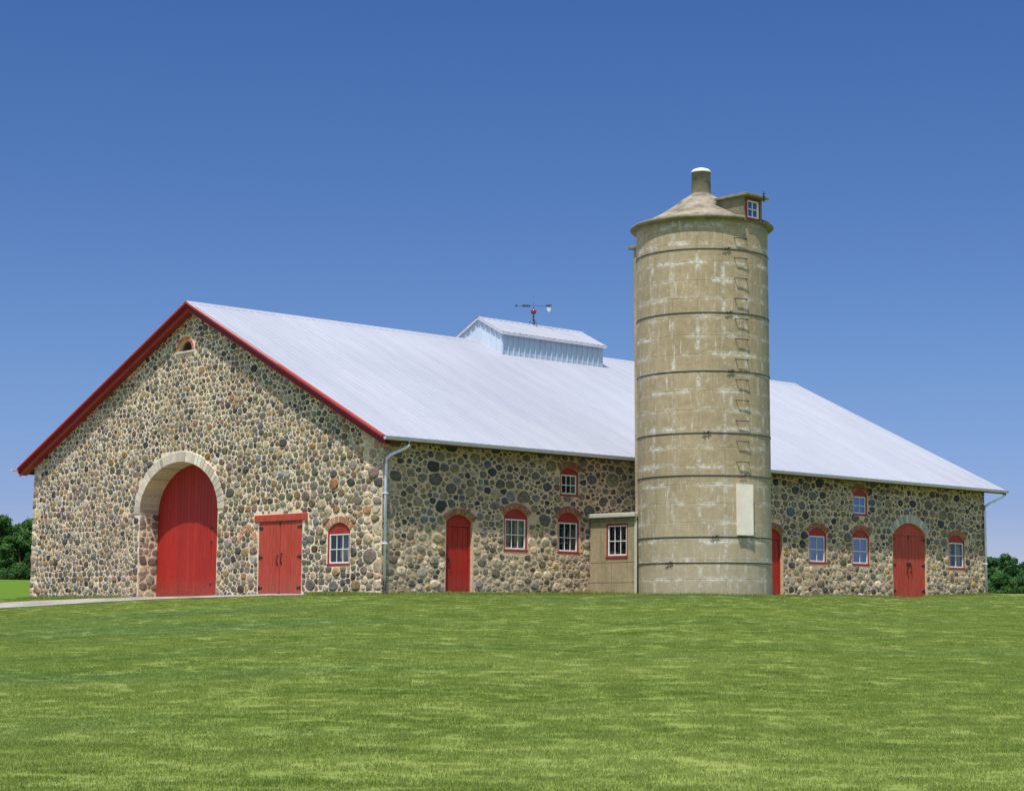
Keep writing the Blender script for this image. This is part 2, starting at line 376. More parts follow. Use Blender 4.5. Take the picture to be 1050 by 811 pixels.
# ------------------------------------------------------------------ terrain
TA = np.array([-.45, -.30, -.246, -.214, -.171, -.122, -.066, -.03, .02, .04, .064, .10, .128, .162, .18, .20, .244, .30, .45])
TV = np.array([100, 86, 78.6, 75, 70.6, 66.2, 61.5, 63.6, 66.8, 68, 65.4, 63.6, 65, 74, 77, 79.6, 83.7, 90, 110])
TZ = np.array([-.2, -.13, -.11, -.08, -.05, .03, -.01, .05, .12, .16, .12, .11, .12, .26, .27, .27, .50, .65, .8])
def terrain(x, y):
    x = np.asarray(x, float); y = np.asarray(y, float)
    u = (x - CAM[0]) * RT2[0] + (y - CAM[1]) * RT2[1]; v = (x - CAM[0]) * FW2[0] + (y - CAM[1]) * FW2[1]
    vv = np.maximum(v, 8.); a = np.clip(u / vv, -.45, .45)
    vb = np.interp(a, TA, TV); zb = np.interp(a, TA, TZ)
    front = zb - (zb + 2.33) / (vb - 18.5) * (vb - vv)
    hill = np.interp(a, [-.3, -.2, 0, .2, .3], [3.75, 3.75, 3.6, 3.05, 3.05])
    t = np.clip((v - 95) / 170, 0, 1)
    back = zb + (hill - zb) * t * t * (3 - 2 * t)
    und = .03 * np.sin(x * .31 + 1.3) * np.sin(y * .27 + .4) * np.clip((vb - v - 4) / 15, 0, 1)
    far = np.clip((v - 330) / 600, 0, 1)
    return np.where(v < vb, front, back) + und - far * far * hill * .8
def uv2xy(u, v): return CAM[0] + u * RT2[0] + v * FW2[0], CAM[1] + u * RT2[1] + v * FW2[1]
us = np.concatenate([-np.geomspace(3000, 48, 18), np.arange(-45, 45.1, .75), np.geomspace(48, 3000, 18)])
vs_ = np.concatenate([-np.geomspace(300, 5, 8), np.arange(0, 15, 3), np.arange(15, 96, .75), np.geomspace(98, 4000, 45)])
UU, VV = np.meshgrid(us, vs_); X, Y = uv2xy(UU, VV); Z = terrain(X, Y)
nv, nu = X.shape
me = bpy.data.meshes.new('ground')
ii = (np.arange(nv - 1)[:, None] * nu + np.arange(nu - 1)[None]).ravel()
me.from_pydata(np.stack([X.ravel(), Y.ravel(), Z.ravel()], 1).tolist(), [], np.stack([ii, ii + 1, ii + nu + 1, ii + nu], 1).tolist())
me.materials.append(M['lawn']); me.polygons.foreach_set('use_smooth', [True] * len(me.polygons))
ground = bpy.data.objects.new('ground', me); COL.objects.link(ground); tag(ground, 'sloping mown lawn in front of the barn and the field behind it', kind='structure')

# gravel drive
lo = np.array([(-34, 26), (-20, 19.5), (-11, 15.9), (-7.5, 14.9), (-5.4, 14.2), (-3.9, 13.5), (-2.5, 12.6), (-1.5, 11.2), (-1.1, 9), (-1.0, 6.5), (-.9, 4.4), (-.55, 3.0), (-.1, 2.4)])
hi = np.array([(-27, 40), (-14, 30.5), (-6.5, 25.5), (-3.4, 22.9), (-2.6, 20.6), (-1.5, 18.8), (-.5, 16.6), (-.02, 15.4), (-.02, 13), (.9, 11.5), (.9, 9.5), (-.02, 6.5), (-.02, 2.6)])
def resample(p, n):
    d = np.concatenate([[0], np.cumsum(np.linalg.norm(np.diff(p, axis=0), axis=1))]); s = np.linspace(0, d[-1], n)
    return np.stack([np.interp(s, d, p[:, 0]), np.interp(s, d, p[:, 1])], 1)
k = np.linspace(0, len(lo) - 1, 100); lo2 = np.stack([np.interp(k, range(len(lo)), lo[:, i]) for i in (0, 1)], 1); hi2 = np.stack([np.interp(k, range(len(hi)), hi[:, i]) for i in (0, 1)], 1)
lo2 += RNG.normal(0, .03, lo2.shape)
tt = np.linspace(0, 1, 14)[None, :, None]; P = lo2[:, None] * (1 - tt) + hi2[:, None] * tt
zz = terrain(P[..., 0], P[..., 1]) + .022
me = bpy.data.meshes.new('gravel_path'); a, b = P.shape[:2]; ii = (np.arange(a - 1)[:, None] * b + np.arange(b - 1)[None]).ravel()
me.from_pydata(np.concatenate([P.reshape(-1, 2), zz.reshape(-1, 1)], 1).tolist(), [], np.stack([ii, ii + b, ii + b + 1, ii + 1], 1).tolist()); me.materials.append(M['gravel'])
path = bpy.data.objects.new('path', me); COL.objects.link(path); tag(path, 'pale gravel drive leading to the red gable doors', kind='structure')

# ------------------------------------------------------------------ stone walls
BL, BW, EZ, RZ, RY, G0, G1, EO = 33.05, 22.92, 5.03, 10.63, 11.21, .44, .93, .45
SLN = (RZ - EZ) / (RY + EO); EZL, EOL = 5.20, .60; SLF = (RZ - EZL) / (BW + EOL - RY)
def roofz(y): return EZ + SLN * (y + EO) if y <= RY else EZL + SLF * (BW + EOL - y)
def arch_pts(a0, a1, zs, zt, n=12, ell=False):
    """points of an arch from a0 to a1 springing at zs with its crown at zt"""
    c = (a0 + a1) / 2; h = (a1 - a0) / 2; r = zt - zs
    if ell: return [(c - h * math.cos(math.pi * k / n), zs + r * math.sin(math.pi * k / n)) for k in range(n + 1)]
    Rd = (h * h + r * r) / (2 * r); zc = zt - Rd; t0 = math.asin(min(1, h / Rd))
    if zc > zs: t0 = math.pi - t0
    return [(c + Rd * math.sin(-t0 + 2 * t0 * k / n), zc + Rd * math.cos(-t0 + 2 * t0 * k / n)) for k in range(n + 1)]
def opening(a0, a1, z0, zs, zt, ell=False, n=12): return [(a0, z0)] + arch_pts(a0, a1, zs, zt, n, ell) + [(a1, z0)]
PAL_G = [((.33, .245, .135), 6), ((.25, .215, .165), 5), ((.20, .185, .15), 5), ((.36, .30, .21), 5), ((.085, .085, .09), 2.4), ((.13, .125, .12), 3), ((.33, .225, .09), 1.6), ((.47, .40, .28), 4),
         ((.27, .18, .15), 1.8), ((.17, .19, .215), 1.3), ((.20, .195, .12), 3), ((.35, .20, .10), .8), ((.145, .10, .075), 2), ((.42, .39, .33), 2)]
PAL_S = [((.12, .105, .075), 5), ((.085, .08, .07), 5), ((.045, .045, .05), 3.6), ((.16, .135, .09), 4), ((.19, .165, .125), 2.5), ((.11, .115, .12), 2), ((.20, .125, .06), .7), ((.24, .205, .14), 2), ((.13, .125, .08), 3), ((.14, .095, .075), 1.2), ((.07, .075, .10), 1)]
def pick(pal, warm=0):
    w_ = [q[1] for q in pal]; c = np.array(random.choices([q[0] for q in pal], w_)[0]); c = c * random.uniform(.78, 1.25); m = c.mean()
    return tuple(np.clip((m + (c - m) * random.uniform(.8, 1.15)) * np.array([1.06, .975, .93]), .02, .7))
def sdf_poly(P, poly):
    """signed distance (negative inside), nearest boundary point, for points P (n,2)"""
    A = np.array(poly); B = np.roll(A, -1, 0); best = np.full(len(P), 1e9); near = np.zeros_like(P); ins = np.zeros(len(P), bool)
    for p, q in zip(A, B):
        e = q - p; t = np.clip(((P - p) @ e) / max(e @ e, 1e-9), 0, 1); c = p + t[:, None] * e; d = np.linalg.norm(P - c, axis=1)
        k_ = d < best; best[k_] = d[k_]; near[k_] = c[k_]
        cond = (p[1] > P[:, 1]) != (q[1] > P[:, 1])
        if abs(q[1] - p[1]) > 1e-12: ins ^= cond & (P[:, 0] < (q[0] - p[0]) * (P[:, 1] - p[1]) / (q[1] - p[1]) + p[0])
    return np.where(ins, -best, best), near
def lay_stones(outline, excl, size_fn, pal_fn, flip, gap=.014, hgt=(.018, .045), seed=1, aspect=1.3, tries=90000, row=.235, fill=1.0):
    """fieldstones laid in rough courses; worked out in a space squeezed by aspect so that stones come out wider than tall"""
    rg = random.Random(seed); sq = lambda p: [(a / aspect, z) for a, z in p]
    outline = sq(outline); excl = [sq(e) for e in excl]
    O = np.array(outline); x0, z0 = O.min(0); x1, z1 = O.max(0)
    cell = .3; grid = {}; S = []
    def near(px, pz, rad):
        for i in range(int((px - rad) // cell), int((px + rad) // cell) + 1):
            for j in range(int((pz - rad) // cell), int((pz + rad) // cell) + 1):
                for q in grid.get((i, j), ()): yield q
    for kf, frac in [(1.0, .20), (.8, .20), (.62, .22), (.46, .38)]:
        n = int(tries * frac); P = np.stack([RNG.uniform(x0, x1, n), RNG.uniform(z0, z1, n)], 1)
        din, _ = sdf_poly(P, outline); ok = din < -.05
        for e in excl:
            d, _ = sdf_poly(P, e); ok &= d > .055
        P = P[ok]
        for px, pz in P:
            r = size_fn(px * aspect, pz) * kf * rg.uniform(.8, 1.15)
            if kf > .5 and rg.random() < .72: h = row if r < .14 else row * 1.4; pz = round(pz / h) * h + rg.uniform(-.03, .03)
            bad = False
            for q in near(px, pz, r + .34):
                dx = S[q][0] - px; dz = S[q][1] - pz
                if dx * dx + dz * dz < (.87 * (r + S[q][2])) ** 2: bad = True; break
            if bad: continue
            S.append((px, pz, r)); grid.setdefault((int(px // cell), int(pz // cell)), []).append(len(S) - 1)
    C0 = np.array(S)[:, :2]; keep = np.ones(len(S), bool)
    for e in excl: keep &= sdf_poly(C0, e)[0] > .05
    K = 16; ang = np.arange(K) * 2 * math.pi / K; dirs = np.stack([np.cos(ang), np.sin(ang)], 1)
    rings = []; info = []
    for s, (px, pz, r) in enumerate(S):
        if not keep[s]: continue
        inv = np.zeros(K); pw = rg.choice([10, 14, 20, 30]); r0 = rg.gauss(0, .22); asp = rg.choice([.8, .95, 1.05, 1.2, 1.4])
        for q_ in range(8):
            if q_ % 2 and (rg.random() < .3 * fill ** 4 or (r > .19 and rg.random() < .7)): continue
            an_ = r0 + q_ * math.pi / 4 + rg.gauss(0, .12); dist = r * fill * (rg.uniform(.82, 1.14) * (asp if q_ % 4 == 0 else 1.0 / asp ** .35) if q_ % 2 == 0 else rg.uniform(.9, 1.35) * asp ** .4)
            inv += (np.maximum(np.cos(ang - an_), 0) / dist) ** pw
        for q in near(px, pz, r + .45):
            if q == s: continue
            d = np.array([S[q][0] - px, S[q][1] - pz]); L_ = np.hypot(*d)
            if L_ > r + S[q][2] + .35: continue
            n_ = d / L_; dist = (L_ * L_ + r * r - S[q][2] ** 2) / (2 * L_) - gap * rg.uniform(.3, 1.3)
            dist = max(dist, .25 * r); c = dirs @ n_; inv += (np.maximum(c, 0) / dist) ** pw
        rr = inv ** (-1 / pw); rr = rr * (1 + np.array([rg.uniform(-.075, .06) for _ in range(K)]))
        rings.append(np.array([px, pz]) + dirs * rr[:, None]); info.append((px, pz, r, rr.mean()))
    Rg = np.array(rings).reshape(-1, 2); Cn = np.repeat(np.array([q[:2] for q in info]), K, 0)
    for e in excl:
        for _ in range(14):
            d, c = sdf_poly(Rg, e); bad = d < .01
            if not bad.any(): break
            Rg[bad] = Cn[bad] + (Rg[bad] - Cn[bad]) * .88
    d, c = sdf_poly(Rg, outline); bad = d > -.005; g = np.linalg.norm(Rg - c, axis=1)[:, None] + 1e-9; nrm = (Rg - c) / g * np.sign(d)[:, None]; Rg[bad] = (c - nrm * .005)[bad]
    Rg[:, 0] *= aspect
    rings = Rg.reshape(-1, K, 2); V = []; Fc = []; C = []; o = 0
    for (px, pz, r, m), rg2 in zip(info, rings):
        cen = rg2.mean(0); h = rg.uniform(*hgt) * min(1.5, m / .12); tx, tz = rg.uniform(-.22, .22), rg.uniform(-.22, .22); col = pal_fn(px * aspect, pz, r)
        off = np.array([rg.uniform(-.2, .2), rg.uniform(-.2, .2)]) * m
        prof = [(1.0, -.012), (.965, rg.uniform(.25, .5)), (rg.uniform(.78, .9), rg.uniform(.75, .92)), (rg.uniform(.4, .6), 1.0)]
        for i_, (sc, dp) in enumerate(prof):
            q = cen + (rg2 - cen) * sc + off * (1 - sc)
            hh = dp * h if dp > 0 else dp
            for (ax, az) in q: V.append((ax, hh + (tx * (ax - cen[0]) + tz * (az - cen[1])) * max(dp, 0) * .6 + (rg.uniform(-.2, .2) * h if i_ else 0), az))
        V.append((cen[0] + off[0], h * rg.uniform(.9, 1.1), cen[1] + off[1])); C += [col] * (K * 4 + 1)
        for i in range(3):
            for k_ in range(K):
                k2 = (k_ + 1) % K; f = (o + i * K + k_, o + i * K + k2, o + (i + 1) * K + k2, o + (i + 1) * K + k_); Fc.append(f if not flip else f[::-1])
        for k_ in range(K):
            f = (o + 3 * K + k_, o + 3 * K + (k_ + 1) % K, o + 4 * K); Fc.append(f if not flip else f[::-1])
        o += 4 * K + 1
    print('stones', len(info))
    return V, Fc, C
def stone_wall(name, frame, outline, holes, excl, size_fn, pal_fn, flip, mortar, parent, reveal, seed, quoins=(), hgt=(.018, .045), tries=90000, gap=.014, aspect=1.3, row=.235, fill=1.0):
    mb = MB(frame)
    pl = [[Vector((a, z, 0)) for a, z in outline]] + [[Vector((a, z, 0)) for a, z in h] for h in holes]
    flat = [p for l in pl for p in l]; tris = tessellate_polygon(pl); vs = [(p.x, 0, p.y) for p in flat]
    # orient outward
    fs = []
    for t in tris:
        a, b, c = (flat[i] for i in t); cr = (b - a).cross(c - a).z
        fs.append(t if (cr > 0) != flip else t[::-1])
    mb.add(vs, fs, 0)
    for h, dep in zip(holes, reveal):
        n = len(h)
        for i in range(n - 1):
            (a, z), (c, q) = h[i], h[i + 1]; f = (0, 1, 2, 3)
            if dep > .5 and min(z, q) > 2.9: continue
            mb.add([(a, 0, z), (c, 0, q), (c, -dep, q), (a, -dep, z)], [f], 0)
    V, Fc, C = lay_stones(outline, list(excl) + [q[0] for q in quoins], size_fn, pal_fn, flip, gap=gap, hgt=hgt, seed=seed, tries=tries, aspect=aspect, row=row, fill=fill)
    o = len(mb.v); mb.v += V; mb.f += [[i + o for i in f] for f in Fc]; mb.m += [1] * len(Fc); mb.sm += [True] * len(Fc); mb.c += C
    for poly, (a0, a1, z0, z1), col in quoins:
        g = .018; mb.bbox((a0 + g, -.05, z0 + g), (a1 - g, random.uniform(.02, .035), z1 - g), .022, 1, col)
    return mb.build(name, [mortar, M['stone']], parent)

barn = empty('stone_barn', (0, 0, 0))
tag(barn, 'long fieldstone barn with white metal gable roof and red doors', 'barn')
def quoin_list(edge, dirn, z0, z1, wmin, wmax, hmin, hmax, pal, rg):
    out = []; z = z0
    while z < z1:
        h = rg.uniform(hmin, hmax); wd = rg.uniform(wmin, wmax)
        a0, a1 = (edge, edge + wd) if dirn > 0 else (edge - wd, edge)
        zt = min(z + h, z1); c = pick(pal); c = tuple(q * 1.05 for q in c)
        out.append(([(a0, z), (a1, z), (a1, zt), (a0, zt)], (a0, a1, z, zt), c)); z = zt
    return out
PAL_Q = [((.50, .42, .30), 5), ((.30, .22, .19), 3), ((.36, .26, .22), 2), ((.40, .36, .28), 3), ((.19, .15, .13), 2), ((.55, .47, .34), 3)]
rq = random.Random(4)
# --- gable wall
outl = [(0, -1.5), (BW, -1.5), (BW, roofz(BW) - .05), (RY, RZ - .05), (0, roofz(0) - .05)]
BA = (9.42, 14.67, 3.05, 4.85)                                  # big arch: a0, a1, spring, crown
SD = (4.30, 6.83, 2.50)
GW = (1.66, 2.88, .97, 2.08, 2.35)
h_big = opening(BA[0], BA[1], -1.2, BA[2], BA[3], True, 26)
h_sd = [(SD[0], -1.2), (SD[0], SD[2]), (SD[1], SD[2]), (SD[1], -1.2)]
h_gw = opening(*GW)
h_vent = opening(11.40, 12.30, 8.93, 8.95, 9.33, True)
x_big = opening(BA[0] - .02, BA[1] + .02, -1.2, BA[2] - .15, BA[3] - .1, True, 26)
x_ring = opening(BA[0] - .40, BA[1] + .40, BA[2] - .05, BA[2] - .02, BA[3] + .42, True, 26)
x_gw = opening(GW[0] - .02, GW[1] + .02, GW[2] - .04, GW[3], GW[4] + .02); x_gwr = opening(GW[0] - .20, GW[1] + .20, GW[3] - .06, GW[3], GW[4] + .26)
x_sd = [(SD[0] - .02, -1.2), (SD[0] - .02, SD[2]), (3.97, SD[2]), (3.97, 2.76), (7.1, 2.76), (7.1, SD[2]), (SD[1] + .02, SD[2]), (SD[1] + .02, -1.2)]
x_bl = arch_pts(6.90, 8.13, 1.80, 2.48, 12, True) + arch_pts(7.12, 7.91, 1.80, 2.24, 12, True)[::-1]
x_v = opening(11.22, 12.46, 8.84, 8.94, 9.5, True)
def sz_g(a, z):
    if a < .8 or a > BW - .5: return random.choice([.14, .20, .26, .30]) * (1 if a < .8 else .75)
    r = random.choice([.085, .095, .105, .115, .13])
    if z < 3.8 and a < 9: r *= random.choice([1.0, 1.15, 1.4, 1.6])
    elif z < 5.2: r *= random.choice([1.0, 1.1, 1.25])
    elif z > 5: r *= random.choice([.85, .92, 1.0, 1.1])
    return r
def pal_g(a, z, r):
    c = np.array(pick(PAL_G))
    if (a < 1.0 or a > BW - .5) and random.random() < .85: return tuple(np.array(pick(PAL_Q)) * 1.02)
    if r > .19 and random.random() < .45: c = np.array(pick([((.06, .06, .07), 3), ((.12, .115, .12), 2), ((.22, .16, .15), 2), ((.25, .24, .22), 2)]))
    return tuple(c * (.66 if random.random() < .45 else .86))
q_g = quoin_list(0.0, 1, -1.5, 5.0, .5, 1.15, .38, .62, PAL_Q, rq) + quoin_list(BW, -1, -1.5, 4.9, .3, .6, .3, .5, PAL_Q, rq)
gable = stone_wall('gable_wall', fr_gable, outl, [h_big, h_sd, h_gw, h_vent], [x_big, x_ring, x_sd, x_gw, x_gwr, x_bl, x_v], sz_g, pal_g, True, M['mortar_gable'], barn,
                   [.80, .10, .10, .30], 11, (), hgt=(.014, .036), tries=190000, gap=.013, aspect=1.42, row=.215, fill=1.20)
# --- long wall
WINS = [(5.21, 6.28, 1.56, 2.72, 2.97, 'dim'), (7.69, 8.72, 1.56, 2.70, 2.97, 'dark'), (7.80, 8.67, 3.54, 4.36, 4.52, 'dark'),
        (21.20, 22.26, 1.56, 2.72, 2.95, 'blue'), (23.90, 24.99, 1.56, 2.73, 2.97, 'blue'), (23.98, 24.88, 3.56, 4.40, 4.60, 'blue'), (30.38, 31.54, 1.56, 2.75, 2.99, 'dim')]
D1 = (2.67, 3.82, 2.44, 2.68); D2 = (18.45, 19.60, 2.56, 2.84); D3 = (26.55, 28.80, 2.86, 3.36)
outl2 = [(0, -1.5), (BL, -1.5), (BL, roofz(0) - .05), (0, roofz(0) - .05)]
holes, ex, rev = [], [], []
for (a0, a1, z0, zs, zt, kd) in WINS:
    holes.append(opening(a0, a1, z0, zs, zt)); rev.append(.10); ex += [opening(a0 - .02, a1 + .02, z0 - .03, zs, zt), opening(a0 - .12, a1 + .12, zs - .02, zs, zt + .23)]
for (a0, a1, zs, zt) in (D1, D2, D3):
    holes.append(opening(a0, a1, -1.2, zs, zt)); rev.append(.18); t_ = .34 if a0 > 26 else .22
    ex += [opening(a0 - .02, a1 + .02, -1.2, zs, zt), opening(a0 - t_ * .6, a1 + t_ * .6, zs - .02, zs, zt + t_ + .01)]
ex.append([(9.25, -1.5), (11.15, -1.5), (11.15, 2.8), (9.25, 2.8)])
def sz_s(a, z):
    if a < .4: return random.choice([.14, .2, .26, .30])
    r = random.choice([.09, .105, .12, .135, .155, .18])
    if z > 2.0: r *= random.choice([.9, 1.0, 1.15, 1.3])
    else: r *= random.choice([.9, 1.0, 1.05])
    return r
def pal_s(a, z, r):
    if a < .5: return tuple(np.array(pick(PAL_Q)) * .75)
    if z < 2.0 - .12 * math.sin(a * 1.7): return pick(PAL_S[:1] + [((.44, .37, .26), 9), ((.36, .30, .21), 8), ((.54, .46, .33), 6), ((.08, .08, .085), 2), ((.30, .27, .22), 4), ((.36, .25, .18), 3), ((.20, .18, .15), 3), ((.40, .29, .14), 1.5)])  # lighter stones below the eave shadow line: sunlight put into the colour
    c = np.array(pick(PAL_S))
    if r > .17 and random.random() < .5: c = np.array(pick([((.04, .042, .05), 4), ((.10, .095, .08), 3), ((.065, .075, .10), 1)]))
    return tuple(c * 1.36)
q_s = quoin_list(0.0, 1, -1.5, 4.9, .3, .65, .38, .62, PAL_Q, random.Random(4))
q_s = [(p, b, tuple(v * .75 for v in c)) for p, b, c in q_s] + quoin_list(BL, -1, -1.5, 4.9, .3, .6, .3, .5, PAL_S, rq)
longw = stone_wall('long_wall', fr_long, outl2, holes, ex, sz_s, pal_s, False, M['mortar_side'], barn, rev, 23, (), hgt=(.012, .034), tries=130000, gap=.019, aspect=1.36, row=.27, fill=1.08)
mb = MB(); mb.add([(0, BW, -1.5), (BL, BW, -1.5), (BL, BW, roofz(BW) - .05), (0, BW, roofz(BW) - .05)], [(0, 3, 2, 1)])
mb.build('back_wall', M['rubble'], barn)
mb = MB(); mb.add([(BL, y, z) for y, z in outl], [(0, 1, 2, 3, 4)]); mb.build('far_gable_wall', M['rubble'], barn)

# rubble jambs of the tall doorway
for yj, sg in ((BA[1], -1), (BA[0], 1)):
    jm = MB((lambda yj, sg: (lambda v: np.stack([v[:, 0], yj + sg * v[:, 1], v[:, 2]], 1)))(yj, sg))
    V, Fc, C = lay_stones([(0, -1.2), (.80, -1.2), (.80, BA[2]), (0, BA[2])], [], lambda a, z: random.choice([.11, .14, .17, .2]), lambda a, z, r: tuple(np.array(pick(PAL_Q)) * .8), sg > 0, gap=.016, hgt=(.01, .025), seed=5, tries=2500, aspect=1.1)
    jm.v, jm.f, jm.c, jm.m, jm.sm = V, [list(f) for f in Fc], C, [0] * len(Fc), [True] * len(Fc); jm.build('doorway_jamb', M['stone'], barn)
# ---- arches of brick and cut stone
BR = [((.30, .14, .085), 4), ((.25, .115, .075), 4), ((.36, .20, .13), 3), ((.28, .17, .12), 3), ((.40, .26, .18), 1.5)]
BRS = [((.34, .14, .085), 4), ((.27, .11, .07), 4), ((.36, .20, .13), 3), ((.27, .17, .12), 3)]
VS = [((.56, .51, .43), 4), ((.49, .45, .38), 4), ((.41, .38, .33), 3), ((.62, .57, .48), 3)]
def arch_ring(name, frame, a0, a1, zs, zt, th, n, pal, depth, front=.02, ell=False, rows=1, gap=.006, jit=.0, parent=barn, mat_=None, tb=1.0):
    mb = MB(frame); c = (a0 + a1) / 2
    fine = arch_pts(a0, a1, zs, zt, n * 6, ell); P = np.array(fine)
    d = np.concatenate([[0], np.cumsum(np.linalg.norm(np.diff(P, axis=0), axis=1))])
    T = np.gradient(P, axis=0); T /= np.linalg.norm(T, axis=1)[:, None]; Nn = np.stack([-T[:, 1], T[:, 0]], 1)
    def at(s, o): return (np.interp(s, d, P[:, 0]) + np.interp(s, d, Nn[:, 0]) * o, np.interp(s, d, P[:, 1]) + np.interp(s, d, Nn[:, 1]) * o)
    # joint fill just behind the faces
    m_ = n * 2; ss = np.linspace(0, d[-1], m_ + 1); 
    for i in range(m_):
        q = [at(ss[i], .004), at(ss[i + 1], .004), at(ss[i + 1], th - .004), at(ss[i], th - .004)]
        vs = [(x, y, z) for y in (front * .35, -depth) for x, z in q]
        mb.add(vs, [(0, 1, 2, 3), (7, 6, 5, 4), (0, 4, 5, 1), (1, 5, 6, 2), (2, 6, 7, 3), (3, 7, 4, 0)], 1)
    for r_ in range(rows):
        o0 = th / rows * r_ + gap * .3; o1 = th / rows * (r_ + 1) - gap * .3; e = np.linspace(0, d[-1], n + 1 + r_)
        for i in range(len(e) - 1):
            j1 = random.uniform(-jit, jit); g = gap / 2
            s0, s1 = e[i] + g, e[i + 1] - g; f = front + random.uniform(-.006, .006); col = tuple(np.array(pick(pal)) * tb)
            q = [at(s0, o0), at(s1, o0), at(s1, o1 + j1), at(s0, o1 + j1)]
            cx, cz = sum(p[0] for p in q) / 4, sum(p[1] for p in q) / 4; k_ = 1 - min(.12, .02 / th * 2)
            q2 = [(cx + (p[0] - cx) * k_, cz + (p[1] - cz) * k_) for p in q]
            vs = [(x, f, z) for x, z in q2] + [(x, f - .012, z) for x, z in q] + [(x, -depth, z) for x, z in q]
            mb.add(vs, [(0, 1, 2, 3)] + [(i_, i_ + 4, (i_ + 1) % 4 + 4, (i_ + 1) % 4) for i_ in range(4)] + [(i_ + 4, i_ + 8, (i_ + 1) % 4 + 8, (i_ + 1) % 4 + 4) for i_ in range(4)] + [(11, 10, 9, 8)], 0, col)
    return mb.build(name, [mat_ or M['brick'], M['mortar_gable'] if frame is fr_gable else M['mortar_side']], parent, recalc=True)
o = arch_ring('stone_arch', fr_gable, BA[0], BA[1], BA[2], BA[3], .40, 34, VS, .80, .035, True, 1, .014, .035, tb=1.05, mat_=M['voussoir'])
o['label'] = 'pale cut stone ring round the tall arched doorway'
arch_ring('brick_arch', fr_gable, GW[0] - .02, GW[1] + .02, GW[3], GW[4], .23, 17, BR, .09, .02, rows=1, gap=.014, tb=1.35)
o = arch_ring('brick_arch', fr_gable, 7.12, 7.91, 1.80, 2.24, .22, 14, BR, .05, .02, True, 2, .014, .0, tb=1.5); o['label'] = 'brick ring of a walled-up small opening'
arch_ring('brick_arch', fr_gable, 11.38, 12.32, 8.95, 9.35, .13, 10, [((.42, .13, .055), 1), ((.36, .11, .05), 1)], .25, .02, True, 1, .008, tb=1.35)
for (a0, a1, z0, zs, zt, kd) in WINS: arch_ring('brick_arch', fr_long, a0 - .02, a1 + .02, zs, zt, .21, 16, BRS, .09, .03, rows=1 if kd == 'x' else 2, gap=.012)
for D in (D1, D2): arch_ring('brick_arch', fr_long, D[0] - .02, D[1] + .02, D[2], D[3], .21, 16, BRS, .15, .03, rows=2, gap=.012)
o = arch_ring('stone_arch', fr_long, D3[0] - .02, D3[1] + .02, D3[2], D3[3], .34, 17, [((.46, .44, .39), 3), ((.38, .37, .33), 3), ((.52, .50, .45), 2)], .16, .035, False, 1, .014, .03)

